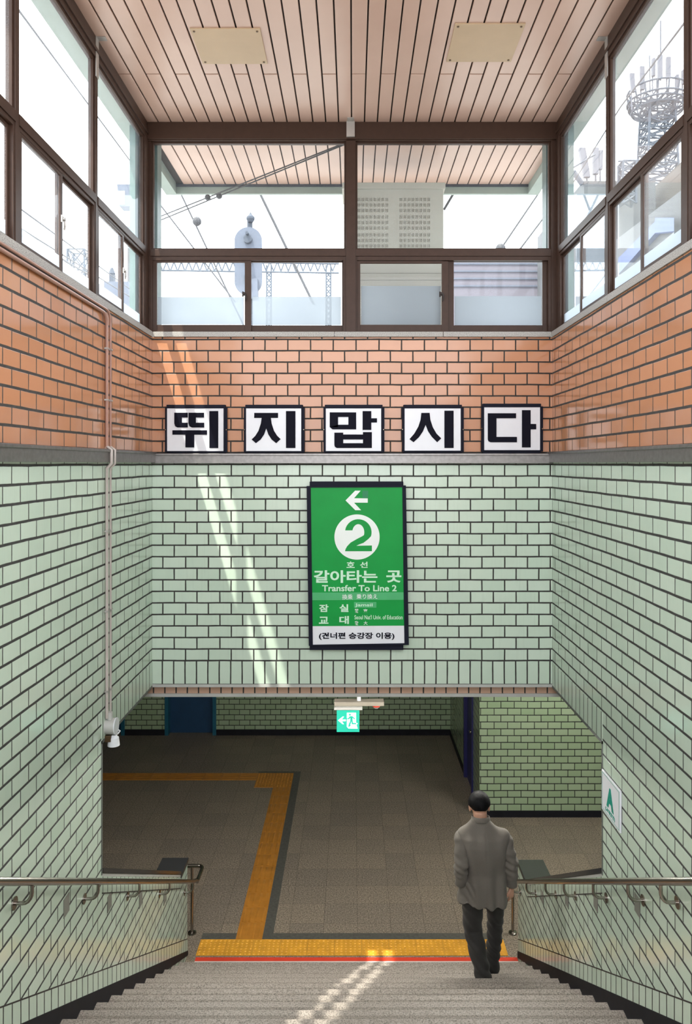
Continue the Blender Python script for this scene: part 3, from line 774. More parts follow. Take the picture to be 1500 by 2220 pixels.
# ------------------------------------------------------------------ hanging exit sign
EY = 1.244*1620
def ex(zx): return (690+zx/8.333-765)*EY/1620
def ez(zy): return (1005-(1480+zy/8.333))*EY/1620
m_exit, nt, b = nmat('lit_exit_panel'); b.inputs['Base Color'].default_value = (0.01,0.25,0.18,1); b.inputs['Emission Color'].default_value = (0.010,0.48,0.32,1); b.inputs['Emission Strength'].default_value = 0.75
m_exw, nt, b = nmat('lit_exit_white'); b.inputs['Base Color'].default_value = (0.8,0.85,0.9,1); b.inputs['Emission Color'].default_value = (0.74,0.84,0.93,1); b.inputs['Emission Strength'].default_value = 0.45
t = thing('exit_sign', W(ex(540), EY, ez(500)), 'lit green exit sign hanging under the concourse ceiling, arrow pointing at the blue doors', 'sign')
m = MB(); m.ubox(ex(332), ex(742), EY-2, EY+5, ez(888), ez(470), 0.003); m.build('light_panel', m_exit, t)
m = MB(); m.ubox(ex(285), ex(795), EY-5, EY+8, ez(488), ez(440), 0.004); m.build('mount', M['light_trim'], t)
m = MB()
EF = EY-2.9
def epoly(pts): m.prism([W(ex(x), EF, ez(y)) for x, y in pts], (0, 0.8*U, 0))
epoly([(515,537),(683,537),(683,722),(640,745),(600,760),(515,760)])
epoly([(515,760),(560,760),(565,825),(540,820),(515,790)])
epoly([(600,760),(640,745),(690,755),(712,825),(575,823),(560,790)])
epoly([(660,722),(705,722),(712,735),(690,755),(640,745)])
epoly([(355,675),(440,607),(465,607),(425,660),(425,690),(465,745),(440,745)]); epoly([(425,660),(498,660),(498,690),(425,690)])
m.build('pictogram_white', m_exw, t)
m = MB(); EF = EY-3.8
m.prism([W(ex(570+18*math.cos(2*PI*k/16)), EF, ez(570+18*math.sin(2*PI*k/16))) for k in range(16)], (0, 0.6*U, 0))
epoly([(565,600),(610,595),(640,620),(668,650),(655,655),(618,630),(600,650),(580,625),(550,655),(515,650),(515,638),(540,638)])
epoly([(580,625),(615,630),(625,720),(685,722),(685,742),(605,742),(600,690),(580,740),(560,790),(540,785),(555,730),(575,690)])
m.build('running_figure', m_exit, t)
t = thing('light_fixture', W(ex(740), EY+20, ez(300)), 'cream batten with a red-capped lamp holder behind the exit sign', 'light fixture')
m = MB(); m.ubox(ex(285), ex(1190), EY+9, EY+40, ez(445), ez(372), 0.003); m.build('housing', M['housing'], t)
m = MB(); m.cyl(W(ex(735), EY+24, ez(380)), W(ex(735), EY+24, -505), 0.022); m.build('hanger_pipe', M['offwhite'], t)
m = MB(); m.cyl(W(ex(1050), EY+16, ez(444)), W(ex(1050), EY+16, ez(466)), 0.045, 0.04); m.build('lamp_cap', M['red_tape'], t)
m = MB(); m.cyl(W(ex(1050), EY+16, ez(466)), W(ex(1050), EY+16, ez(498)), 0.04, 0.018); m.build('lamp_lens', M['offwhite'], t)

# ------------------------------------------------------------------ A sign on the right-hand wall
t = thing('platform_plate', W(432, 1243, -561), 'white plate with a green letter A on the tiled stair wall', 'sign')
m = MB(); m.ubox(428.5, 431.6, 1200, 1288, -594, -526, 0.002); m.build('plate', M['sign_white'], t)
m = MB(); add_text(m, 'A', 1262*U, 1228*U, -577*U+H, -542*U+H, 428.3*U, 0.05, 'y', 0.002); m.build('letter', M['mint_sign_letter'], t)
m = MB(); add_text(m, '(교대방면)', 1268*U, 1222*U, -588*U+H, -579.5*U+H, 428.3*U, 0.0, 'y', 0.002); m.build('small_lettering', M['mint_sign_letter'], t)
m = MB()
for a0, a1, z0, z1 in ((1203,1285,-591,-590.4),(1203,1285,-529.6,-529),(1203,1203.7,-591,-529),(1284.3,1285,-591,-529)): m.ubox(428.2, 428.6, a0, a1, z0, z1)
m.build('border_line', M['mint_sign_letter'], t)

# ------------------------------------------------------------------ conduits, junction box and cup on the left-hand wall
def arc_pts(fn, n=8): return [fn(i/n) for i in range(n+1)]
CX = -430.5
YV = 1308
def conduit(label, yv, ztop, r, x):
    t = thing('conduit', W(x, yv, 0), label, 'pipe', 'conduits on the tiled wall')
    pts = [W(x, -300, ztop)]
    pts += [W(x, yv-22, ztop)] + [W(x, yv-22+22*math.sin(a*PI/2), ztop-22+22*math.cos(a*PI/2)) for a in [i/8 for i in range(1,9)]]
    pts += [W(x, yv, 30)]
    m = MB(); m.tube(pts, r, 10); m.build('upper_run', M['pipe_brown'], t, True, 60)
    m = MB(); m.tube([W(x, yv, 30), W(x-(-8), yv, 24), W(x+8, yv, 0), W(x, yv, -8), W(x, yv, -446)], r, 10); m.build('lower_run', M['pipe_grey'], t, True, 60)
    for z in (200, 110, -120, -260, -400):
        m = MB(); m.ubox(x-3.5, x+3.2, yv-4, yv+4, z, z+3); m.build('clip', M['bracket'], t)
conduit('thick brown conduit under the sill, the one bending down first to the box', YV, 262, 0.0115, CX)
conduit('thin brown conduit hugging the sill edge, running down beside the thick one', YV+16, 269, 0.0085, CX+1.0)
t = thing('junction_box', W(-435, YV+8, -470), 'round grey junction box at the bottom of the wall conduits', 'junction box')
m = MB(); m.cyl(W(-435, YV+8, -462), W(-418, YV+8, -462), 14*U, seg=24); m.cyl(W(-427, YV+4, -436), W(-427, YV+4, -450), 5*U, seg=14); m.build('body', M['light_trim'], t, True, 40)
m = MB(); m.cyl(W(-418, YV+8, -462), W(-416, YV+8, -462), 14.5*U, seg=24); m.build('cover', M['offwhite'], t, True, 40)
m = MB(); m.tube([W(-419, YV+14, -469), W(-414, YV+20, -475), W(-417, YV+18, -479), W(-420, YV+14, -480)], 0.006, 8); m.build('cable_loop', M['offwhite'], t, True)
t = thing('cup_fitting', W(-425, YV+10, -498), 'small white cup-shaped fitting hanging under the round junction box', 'fitting')
m = MB(); m.tube([W(-422, YV+10, -478), W(-422, YV+10, -482), W(-422, YV+10, -483), W(-422, YV+10, -497)], [5*U, 7*U, 9*U, 10.5*U], 24); m.build('cup', M['offwhite'], t, True, 40)
m = MB(); m.ubox(-435, -424, YV, YV+14, -488, -477, 0.003); m.build('bracket', M['screw'], t)

# ------------------------------------------------------------------ handrails
def handrail(sgn, mounts, label, patches):
    xr = -412 if sgn < 0 else 409
    xw = -435 if sgn < 0 else 432
    t = thing('handrail', W(xr, 1976, -1290), label, 'handrail', 'stair handrails')
    k = 906/1620
    pts = [W(xr, 250, -k*250 + 4)]
    pts += [W(xr, y, -k*y) for y in (400, 900, 1400, 1930)]
    pts += [W(xr, 1960, -k*1960+3), W(xr, 1976, -1105), W(xr, 2020, -1106), W(xr, 2042, -1106)]
    ye = 2054
    pts += [W(xr + sgn*12*(1-math.cos(a)), 2042+12*math.sin(a), -1106) for a in [PI/8*i for i in range(1,5)]]
    pts += [W(xr+sgn*46, ye, -1106)]
    m = MB(); m.tube(pts, 0.0205, 16); m.build('rail', M['steel'], t, True, 50)
    m = MB(); xp = xr + sgn*30
    m.cyl(W(xp, ye-1, -1290), W(xp, ye-1, -1107), 0.0165); m.tube([W(xp, ye-1, -1290), W(xp, ye-1, -1287), W(xp, ye-1, -1284)], [0.05,0.045,0.018], 18); m.build('post', M['steel'], t, True, 40)
    for yn in mounts:
        y = yn*1620; z = -k*y
        m = MB()
        a = [W(xr, y, z-4), W(xr, y, z-14)] + [W(xr + sgn*12*(1-math.cos(q)), y, z-14-14*math.sin(q)) for q in [PI/10*i for i in range(1,6)]] + [W(xw, y, z-28)]
        m.tube(a, 0.0105, 10); m.tube([W(xw, y, z-28), W(xw - sgn*1.6, y, z-28)], 0.034, 18)
        m.build('bracket', M['steel'], t, True, 40)
    for yn in patches:
        y = yn*1620; z = -k*y-36
        q = MB(); q.ubox(xw - sgn*0.9, xw, y-11, y+11, z-14, z+14)
        tag(q.build('filler_patch', M['patch']), 'small grey filler patch on the tiles under the ' + ('conduit-side handrail' if sgn < 0 else 'handrail beside the walking man'), 'patch', 'filler patches under the handrails')
handrail(-1, [.30,.444,.592,.746,.89,1.036,1.19], 'steel handrail with curved brackets below the conduit wall', [.70,.824,.945,1.066])
handrail(1, [.42,.52,.613,.686,.785,.894,.98,1.088,1.19], 'steel handrail with curved brackets behind the walking man', [.70,.82,.93,1.05])

# ------------------------------------------------------------------ the walking man
PY = 6.60
t = thing('person', (1.13, 6.62, 0.688), 'man in grey jacket and dark trousers walking down the stairs with one hand pocketed', 'person')
skin = plain('skin', (0.52,0.29,0.20), 0.5, 0, 0.4, 0.06, 20)
hair_m, nt, b = nmat('black_hair'); co = objco(nt)
mp = nt.nodes.new('ShaderNodeMapping'); mp.inputs['Scale'].default_value = (160, 160, 18); nt.links.new(co, mp.inputs[0])
hn = noise_n(nt, mp.outputs[0], 1.0, 3)
nt.links.new(ramp(nt, hn.outputs['Fac'], ((0.3, (0.002,0.002,0.0025)), (0.75, (0.008,0.0075,0.009)))), b.inputs['Base Color']); b.inputs['Roughness'].default_value = 0.6; b.inputs['Specular IOR Level'].default_value = 0.12
bump(nt, b, hn.outputs['Fac'], 0.5, 0.004)
def cloth(name, col, sc=420):
    m, nt, b = nmat(name); co = objco(nt)
    w = noise_n(nt, co, sc, 2); n2 = noise_n(nt, co, 5, 3)
    c = ramp(nt, w.outputs['Fac'], ((0.3, tuple(x*0.82 for x in col)), (0.7, tuple(x*1.15 for x in col))))
    c = mix_rgb(nt, math_n(nt, 'MULTIPLY', n2.outputs['Fac'], 0.3), c, tuple(x*0.8 for x in col))
    nt.links.new(c, b.inputs['Base Color']); b.inputs['Roughness'].default_value = 0.75
    b.inputs['Sheen Weight'].default_value = 0.1; b.inputs['Specular IOR Level'].default_value = 0.2
    bump(nt, b, w.outputs['Fac'], 0.15, 0.001)
    return m
jacket_m = cloth('grey_wool_jacket', (0.158,0.141,0.122)); trouser_m = cloth('dark_grey_trousers', (0.040,0.037,0.035)); shoe_m = plain('black_leather', (0.012,0.012,0.013), 0.3)

# joints
HIPL, HIPR = Vector((1.06, 6.64, 1.52)), Vector((1.255, 6.64, 1.52))
KNL, KNR = Vector((1.072, 6.69, 1.135)), Vector((1.302, 6.83, 1.12))
ANL, ANR = Vector((1.145, 6.555, 0.775)), Vector((1.280, 6.87, 0.665))
SHL, SHR = Vector((0.975, 6.61, 2.015)), Vector((1.325, 6.61, 2.015))
ELL, ELR = Vector((0.945, 6.53, 1.77)), Vector((1.392, 6.575, 1.765))
WRL, WRR = Vector((0.955, 6.60, 1.585)), Vector((1.405, 6.63, 1.535))
HC = Vector((1.13, 6.685, 2.228))
tilt = Matrix.Rotation(math.radians(-22), 3, 'X')     # chin towards the chest (man faces +Y)
def HP(x, y, z): return HC + tilt @ Vector((x, y, z))
m = MB()
# head: skull, jaw, nose, ears, neck
m.ball(HC + tilt @ Vector((0, -0.012, 0.018)), (0.080, 0.096, 0.100), 28, 18, tilt)
m.ball(HP(0, 0.03, -0.045), (0.058, 0.062, 0.072), 24, 14, tilt)
m.ball(HP(0, 0.060, -0.088), (0.026, 0.022, 0.022), 14, 10, tilt)
m.tube([HP(0, 0.085, 0.012), HP(0, 0.102, -0.018), HP(0, 0.094, -0.026)], [0.009, 0.014, 0.012], 10)
m.tube([HP(-0.022, 0.084, -0.056), HP(0, 0.092, -0.057), HP(0.022, 0.084, -0.056)], [0.006, 0.010, 0.006], 8)
for sx in (-1, 1):
    m.ball(HP(sx*0.085, 0.004, -0.014), (0.011, 0.022, 0.034), 14, 10, tilt)
    m.ball(HP(sx*0.030, 0.080, 0.030), (0.020, 0.010, 0.007), 10, 8, tilt)
m.tube([HP(0, -0.022, -0.05), Vector((1.13, 6.635, 2.12)), Vector((1.135, 6.62, 2.03))], [0.060, 0.060, 0.068], 18)
# trunk
m.loft([((1.155,6.64,1.42),0.15,0.10,2.2), ((1.155,6.63,1.55),0.155,0.105,2.3), ((1.15,6.62,1.70),0.145,0.095,2.3), ((1.15,6.61,1.88),0.165,0.105,2.3), ((1.15,6.61,1.97),0.15,0.08,2.3), ((1.145,6.615,2.04),0.09,0.055,2)], 24)
for A, B, C in ((SHL, ELL, WRL), (SHR, ELR, WRR)):
    m.tube([A, A.lerp(B,.5), B, B.lerp(C,.4), C], [0.030, 0.038, 0.034, 0.034, 0.026], 14)
for A, B, C in ((HIPL, KNL, ANL), (HIPR, KNR, ANR)):
    m.tube([A, A.lerp(B,.4), B, B.lerp(C,.35), C], [0.075, 0.07, 0.05, 0.048, 0.036], 14)
    d = Vector((0,1,0)); m.tube([C + Vector((0,-.03,-.035)), C + Vector((0,.07,-.05)), C + Vector((0,.15,-.062))], [0.03, 0.032, 0.022], 12)
# hands: palm, four fingers, thumb
def hand(wr, dirn, inward, curl):
    d = dirn.normalized(); s_ = inward.normalized(); f = d.cross(s_).normalized()     # f: palm width axis
    palm_c = wr + d*0.05
    m.tube([wr, wr+d*0.03, wr+d*0.065, wr+d*0.092], [(0.024,0.018), (0.032,0.016), (0.040,0.015), (0.038,0.012)] if False else [0.021, 0.024, 0.026, 0.022], 12)
    for i, (o, L) in enumerate(((-0.027, .070), (-0.009, .078), (0.010, .074), (0.027, .058))):
        base = wr + d*0.080 + f*o
        dd = d.copy(); pts = [wr + d*0.045 + f*o*0.8, base]
        for j, fr in enumerate((0.45, 0.32, 0.23)):
            dd = (dd + s_*curl*(0.35+0.3*j)).normalized(); pts.append(pts[-1] + dd*L*fr)
        m.tube(pts, [0.011, 0.0095, 0.0088, 0.0080, 0.0062], 10)
    th = [wr + d*0.022 + f*(-0.018), wr + d*0.045 + f*(-0.040) + s_*0.008, wr + d*0.072 + f*(-0.046) + s_*0.018, wr + d*0.092 + f*(-0.042) + s_*0.026]
    m.tube(th, [0.013, 0.0115, 0.0098, 0.0075], 10)
hand(WRR, Vector((0.0, 0.08, -1)), Vector((-0.75, 0.6, 0)), 0.75)
hand(WRL, Vector((0.25, 0.35, -1)), Vector((0.9, 0.1, 0)), 0.5)
body = remesh(m, 0.0048, 1).build('body', skin, t, True)
# hair
hm = MB(); tb = bmesh.new(); bmesh.ops.create_uvsphere(tb, u_segments=48, v_segments=32, radius=1)
for v in tb.verts:
    p = v.co.copy()
    a = p.y                                    # +1 face, -1 nape
    lim = 0.42 if a > 0.55 else (-0.30 if abs(p.x) > 0.72 and a > -0.2 else -0.60 + max(0, a+0.3)*0.55)
    q = Vector((p.x*0.0985*(1.0 if p.z > -0.1 else 1.0-0.28*min(1, (-0.1-p.z)/0.5)), p.y*0.108 - 0.012, p.z*0.106 + 0.020))
    if p.z < lim:
        q = Vector((p.x*0.074, p.y*0.088-0.012, max(p.z, lim-0.05)*0.10 + 0.02))
    else:
        nz = noise.noise(Vector((p.x*9, p.y*9, p.z*3)))*0.0022
        q += p*nz
    if p.z < -0.2: q.y *= 1.0
    v.co = HC + tilt @ q
hm.merge(tb); hm.build('hair', hair_m, t, True)
# jacket
m = MB()
m.loft([((1.165,6.635,1.43),0.222,0.160,2.5), ((1.165,6.635,1.50),0.215,0.153,2.5), ((1.162,6.63,1.58),0.203,0.145,2.5), ((1.158,6.62,1.70),0.172,0.130,2.5), ((1.152,6.61,1.85),0.192,0.140,2.5),
        ((1.150,6.605,1.94),0.208,0.134,2.6), ((1.150,6.605,2.0),0.226,0.116,2.6), ((1.149,6.61,2.035),0.218,0.092,2.4), ((1.146,6.612,2.062),0.182,0.080,2.1), ((1.140,6.617,2.090),0.128,0.073,2), ((1.134,6.625,2.122),0.084,0.070,2), ((1.132,6.632,2.15),0.073,0.069,2)], 40)
# pocket bulge where the left hand goes in
m.ball(Vector((0.985, 6.63, 1.50)), (0.045, 0.07, 0.10), 18, 12)
jk = remesh(m, 0.0085, 3)
jk.bm.normal_update()
dis = []
for v in jk.bm.verts:
    p = v.co; d = 0.0
    low = max(0.0, min(1.0, (1.98 - p.z)/0.50))
    d += 0.015*low*math.sin((p.x-1.16)*46 + 2.6*noise.noise(Vector((p.x*4, p.y*4, p.z*2.2))) + (p.z-1.5)*3)
    d += 0.018*noise.noise(Vector((p.x*10, p.y*10, p.z*4.5)))
    if p.x < 1.06 and p.z < 1.62: d += 0.007*math.sin((p.x*1.2 + p.z*0.9)*70)                # pulls towards the pocket
    d -= 0.005*math.exp(-((p.x-1.157)/0.006)**2) if p.y < 6.6 and p.z < 2.06 else 0          # centre back seam
    dis.append((v, v.normal*d))
for v, o in dis: v.co += o
for v in jk.bm.verts:
    if v.co.z < 1.46 and 0.9 < v.co.x < 1.42: v.co.z += 0.006*math.sin((v.co.x-0.95)*11) - 0.010
jacket = jk.build('jacket', jacket_m, t, True)
for A, B, C in ((SHL, ELL, WRL), (SHR, ELR, WRR + Vector((0,0,0.025)))):
    q = MB(); sg = -1 if A.x < 1.1 else 1
    A2 = A + Vector((-sg*0.035, 0, -0.002))
    q.tube([A2, A + Vector((sg*0.012, 0, -0.022)), A.lerp(B,.18) + Vector((sg*0.014,0,-0.005)), A.lerp(B,.6), B, B.lerp(C,.35), B.lerp(C,.75), C], [0.040, 0.054, 0.064, 0.066, 0.062, 0.059, 0.054, 0.053], 22)
    sl = remesh(q, 0.0075, 3); sl.bm.normal_update(); dis = []
    for v in sl.bm.verts:
        p = v.co; d = 0.016*noise.noise(Vector((p.x*9, p.y*9, p.z*13))) + 0.005*noise.noise(Vector((p.x*22, p.y*22, p.z*22)))
        el = math.exp(-((p.z-B.z)/0.09)**2); d += 0.006*el*math.sin(p.z*95 + p.x*40)
        dis.append((v, v.normal*d))
    for v, o in dis: v.co += o
    sl.build('sleeve', jacket_m, jacket, True)
m = MB()
ring_pts = [Vector((1.133 + 0.077*math.cos(a), 6.630 + 0.073*math.sin(a), 2.138 + 0.022*math.sin(a)*-0.6)) for a in [2*PI*i/28 for i in range(29)]]
m.tube(ring_pts, [(0.007,0.024)]*29, 10, cap=False); m.build('collar', jacket_m, t, True)
# trousers
m = MB()
m.loft([((1.155,6.64,1.40),0.155,0.115,2.3), ((1.155,6.64,1.47),0.165,0.12,2.3), ((1.155,6.635,1.58),0.16,0.115,2.3)], 28)
for A, B, C, g in ((HIPL, KNL, ANL, 1.0), (HIPR, KNR, ANR, 0.88)):
    m.tube([A + Vector((0,0,0.02)), A.lerp(B,.25), A.lerp(B,.6), B, B.lerp(C,.3), B.lerp(C,.7), C, C + (C-B).normalized()*0.035], [r*g for r in (0.098, 0.100, 0.094, 0.083, 0.079, 0.073, 0.069, 0.070)], 22)
tr = remesh(m, 0.008, 3); tr.bm.normal_update()
dis = []
for v in tr.bm.verts:
    p = v.co; d = 0.006*noise.noise(Vector((p.x*10, p.y*10, p.z*8)))
    d += 0.006*math.sin(p.z*62 + p.x*55 + 4*noise.noise(p*5))*(0.4+0.6*max(0, min(1, (1.25-p.z)/0.4)))
    dis.append((v, v.normal*d))
for v, o in dis: v.co += o
tr.build('trousers', trouser_m, t, True)
# shoes
for C, zf, pitch in ((ANL, 0.688, 0.0), (ANR, 0.60, 0.28)):
    m = MB()
    rot = Matrix.Rotation(-pitch, 3, 'X'); o = Vector((C.x, C.y-0.065, zf))
    def SP(x, y, z): return o + rot @ Vector((x, y, z))
    secs = [(0.0, 0.030, 0.062), (0.03, 0.037, 0.075), (0.09, 0.036, 0.085), (0.15, 0.042, 0.062), (0.21, 0.046, 0.046), (0.26, 0.034, 0.034), (0.285, 0.012, 0.02)]
    tb = bmesh.new(); R = []
    for y, w_, h_ in secs:
        R.append([tb.verts.new(SP(w_*math.cos(a), y, 0.012 + h_*max(0, math.sin(a)) if math.sin(a) > 0.05 else 0.006)) for a in [2*PI*k/20 for k in range(20)]])
    for i in range(len(R)-1):
        for k in range(20): tb.faces.new([R[i][k], R[i][(k+1)%20], R[i+1][(k+1)%20], R[i+1][k]])
    tb.faces.new(R[0][::-1]); tb.faces.new(R[-1]); bmesh.ops.recalc_face_normals(tb, faces=tb.faces[:]); m.merge(tb)
    sh = m.build('shoe', shoe_m, t, True, 60)
    m = MB(); m.prism([SP(x, y, 0.0) for x, y in ((-.036,0),(.036,0),(.04,.08),(.047,.2),(.036,.26),(0,.288),(-.036,.26),(-.047,.2),(-.04,.08))], rot @ Vector((0,0,0.012))); m.build('sole', M['black_base'], sh)

# ------------------------------------------------------------------ outdoors
GZ = 3.75
mb = MB()
mb.box(-90, XL-TH*U-0.01, -40, 90, GZ-0.2, GZ); mb.box(XR+TH*U+0.01, 90, -40, 90, GZ-0.2, GZ)
mb.box(XL-TH*U-0.01, XR+TH*U+0.01, 1620*U+TH*U+0.01, 90, GZ-0.2, GZ); mb.box(XL-TH*U-0.01, XR+TH*U+0.01, -40, -2.6, GZ-0.2, GZ)
struct(mb.build('ground', M['ground']))
def Q(px, py, Y):
    """point seen at photo position px, py standing Y metres away"""
    return Vector(((px-765)*Y/1620, Y, H-(py-1005)*Y/1620))
# equipment cabinet under the overhang
CY = 1.12*1620
t = thing('equipment_cabinet', (100*U, CY*U+0.2, GZ), 'tall beige cabinet with louvre slots standing outside the end window', 'cabinet')
m = MB(); m.box(-22*U, 220*U, CY*U, CY*U+0.42, GZ, 668*U+H, 0.006); m.build('body', M['cabinet'], t)
m = MB(); m.box(-26*U, 224*U, CY*U-0.02, CY*U+0.44, 666*U+H, 681*U+H, 0.005); m.build('lid', M['cabinet'], t)
m = MB()
for bx0, bx1 in ((774, 843), (865, 934)):
    for g0 in (429, 467, 506):
        for r in range(3):
            yy = g0 + r*12
            for c in range(8):
                for s_ in range(3):
                    xx = bx0 + (bx1-bx0)*(c+0.15)/8 + s_*2.2
                    m.ubox((xx-765)*1.12, (xx+1.0-765)*1.12, CY-0.6, CY+1, (1005-yy-7)*1.12, (1005-yy)*1.12)
m.build('louvre_slots', M['cabinet_slot'], t)
m = MB()
for y in (592, 607): m.ubox(-22, 220, CY-0.8, CY+1, (1005-y)*1.12, (1005-y-0.8)*1.12)
m.build('panel_seam', M['cabinet_slot'], t)
# railway signal
SYm = 15.0
c = Q(538, 566, SYm)
t = thing('railway_signal', (c.x, SYm, GZ), 'grey railway signal with an oval backboard and pointed finial beyond the end window', 'railway signal')
m = MB()
w_, hh = 30*SYm/1620, 74*SYm/1620
ov = []
for k in range(40):
    a = 2*PI*k/40; ov.append(Vector((c.x + w_*math.cos(a), SYm, c.z + (hh-w_)*(1 if math.sin(a) > 0 else -1) + w_*math.sin(a))))
m.prism(ov, (0, 0.04, 0)); m.build('backboard', M['hazy_grey'], t)
for py in (520, 566, 606):
    m = MB(); q = Q(538, py, SYm); m.tube([q, q+Vector((0,-0.10,0))], 0.085, 20); m.tube([q+Vector((0,-0.06,0.09)), q+Vector((0,-0.24,0.075))], [0.03, 0.03], 12); m.build('lens_hood', M['hazy_dark'], t)
m = MB(); m.cyl((c.x+0.02, SYm+0.09, GZ), (c.x+0.02, SYm+0.09, Q(0, 476, SYm).z), 0.055); m.build('post', M['hazy_dark'], t)
m = MB(); q = Q(543, 482, SYm); m.tube([q, q+Vector((0,0,0.06)), q+Vector((0,0,0.10)), q+Vector((0,0,0.16)), q+Vector((0,0,0.21))], [0.05, 0.085, 0.085, 0.03, 0.004], 16); m.build('finial', M['hazy_dark'], t)
m = MB(); q = Q(553, 628, SYm); m.box(q.x-0.06, q.x+0.06, SYm-0.1, SYm+0.1, q.z-0.2, q.z+0.2); m.build('relay_box', M['hazy_grey'], t)
# overhead wires
def wire(label, pts, r, beads=()):
    m = MB(); m.tube(pts, r, 6); o = m.build('overhead_wire', M['wire'])
    tag(o, label, 'wire', 'overhead wires')
    for bq in beads:
        q = MB(); q.ball(bq, r*5, 10, 8); q.build('insulator', M['wire'], o)
def lerpQ(a, b_, f): return a.lerp(b_, f)
a, b_ = Q(750, 309, 6.95), Q(300, 488, 8.5); wire('upper black cable sloping across the overhang from the mullion head', [a, b_], 0.0065, [a.lerp(b_, .62)])
a, b_ = Q(750, 312, 6.97), Q(300, 497, 8.6); wire('lower black cable of the pair crossing under the overhang', [a, b_], 0.0065, [a.lerp(b_, .56)])
a, b_ = Q(392, 420, 22), Q(535, 720, 22); wire('thin catenary wire with a bead, beyond the first end window', [a, b_], 0.027, [Q(427, 480, 22)])
a, b_ = Q(345, 441, 24), Q(510, 655, 24); wire('plain thin catenary wire slanting left of the railway signal', [a, b_], 0.027)
a, b_ = Q(560, 412, 18), Q(680, 660, 18); wire('thick grey guy cable slanting beside the railway signal', [a, b_], 0.035)
a, b_ = Q(1172, 412, 20), Q(1075, 555, 20); wire('thin wire slanting down behind the cabinet pane, the inner one', [a, b_], 0.027, [Q(1085, 539, 20)])
a, b_ = Q(1195, 450, 20), Q(1115, 556, 20); wire('thin wire slanting beside the far corner column', [a, b_], 0.027)
a, b_ = Q(970, 412, 9.5), Q(960, 460, 9.5)
wire('short grey stay just beside the cabinet top', [Q(985, 416, 8.3), Q(962, 455, 8.4)], 0.015)
wire('dark wire across the tall tower-side panes', [Q(1240, 400, 12.5), Q(1345, 232, 9.0), Q(1500, 28, 6.0)], 0.010)
wire('dark wire across the tall conduit-side panes', [Q(30, 8, 6.0), Q(178, 208, 9.5), Q(283, 350, 12)], 0.010)
for i, (p, q) in enumerate((((20,435),(300,640)), ((20,480),(300,655)), ((20,495),(200,600)))):
    wire(['upper wire crossing the low conduit-side sashes', 'middle wire crossing the low conduit-side sashes', 'lower thick wire crossing the low conduit-side sashes'][i], [Q(*p, 14), Q(*q, 30)], 0.018 if i < 2 else 0.03)

def bar(m, a, b_, r): m.tube([a, b_], r, 5)
# gantry far away
GYm = 45.0
t = thing('catenary_gantry', Q(540, 640, GYm), 'pale lattice gantry over the tracks far beyond the end window', 'gantry')
m = MB()
for zz in (566, 586): bar(m, Q(340, zz, GYm), Q(735, zz+6, GYm), 0.06)
for k in range(24):
    xa = 345 + k*16; bar(m, Q(xa, 567, GYm), Q(xa+8, 588, GYm), 0.045); bar(m, Q(xa+8, 588, GYm), Q(xa+16, 567, GYm), 0.045)
m.build('truss_beam', M['mast'], t)
for xx in (583, 712):
    m = MB()
    for dx in (-5, 5): bar(m, Q(xx+dx, 575, GYm), Vector((Q(xx+dx,0,GYm).x, GYm, GZ)), 0.05)
    for k in range(10): bar(m, Q(xx-5, 590+k*12, GYm), Q(xx+5, 602+k*12, GYm), 0.04); bar(m, Q(xx+5, 590+k*12, GYm), Q(xx-5, 602+k*12, GYm), 0.04)
    m.build('lattice_post', M['mast'], t)
# lavender building behind the fourth sash
mb = MB(); a = Q(968, 556, 31); b_ = Q(1240, 556, 31)
mb.box(a.x, b_.x, 31, 36, GZ, a.z)
t = thing('low_building', ((a.x+b_.x)/2, 33, GZ), 'plain lavender grey building behind the sash beside the cabinet', 'building')
mb.build('wall', M['bld_lav'], t)
m = MB()
for py in (574, 590, 606, 622): m.box(a.x, b_.x, 30.96, 31, Q(0,py,31).z, Q(0,py,31).z+0.06)
m.build('cladding_seam', M['hazy_grey'], t)

# antenna tower on the right
TX = 26.0
def tower(cx, cz_bot, cz_top, w0, w1, Y, m, n=9):
    """square lattice shaft between two heights"""
    lv = []
    for k in range(n+1):
        f = k/n; w = w0+(w1-w0)*f; z = cz_bot+(cz_top-cz_bot)*f
        lv.append([Vector((cx+sx*w, Y+sy*w, z)) for sx, sy in ((-1,-1),(1,-1),(1,1),(-1,1))])
    for k in range(n):
        for j in range(4):
            bar(m, lv[k][j], lv[k+1][j], 0.045); bar(m, lv[k][j], lv[k+1][(j+1)%4], 0.028); bar(m, lv[k+1][j], lv[k+1][(j+1)%4], 0.03)
            bar(m, lv[k][(j+1)%4], lv[k+1][j], 0.028)
base = Q(1432, 400, TX); ctr = Q(1425, 222, TX)
t = thing('antenna_tower', (ctr.x, TX, 14.5), 'grey lattice antenna tower with a ring platform beyond the tower-side windows', 'antenna tower')
m = MB(); tower(ctr.x, 14.62, ctr.z-0.1, 0.55, 0.42, TX, m, 10); m.build('lattice_shaft', M['mast'], t)
m = MB()
for rr, dz in ((0.85, -0.30), (1.0, 0.0), (1.0, 0.35), (0.95,-0.15)):
    pts = [Vector((ctr.x+rr*math.cos(a), TX+rr*math.sin(a), ctr.z+dz)) for a in [2*PI*k/24 for k in range(25)]]
    m.tube(pts, 0.035, 6, cap=False)
for k in range(16):
    a = 2*PI*k/16; e = Vector((math.cos(a), math.sin(a), 0)); o = Vector((ctr.x, TX, ctr.z))
    bar(m, o, o+e*1.0, 0.03); bar(m, o+e*0.85+Vector((0,0,-0.3)), o+e*1.0+Vector((0,0,0.35)), 0.03); bar(m, o+e*0.3+Vector((0,0,-0.7)), o+e*0.85+Vector((0,0,-0.3)), 0.025)
    e2 = Vector((math.cos(a+PI/8), math.sin(a+PI/8), 0)); bar(m, o+e*0.85+Vector((0,0,-0.3)), o+e2*1.0, 0.025)
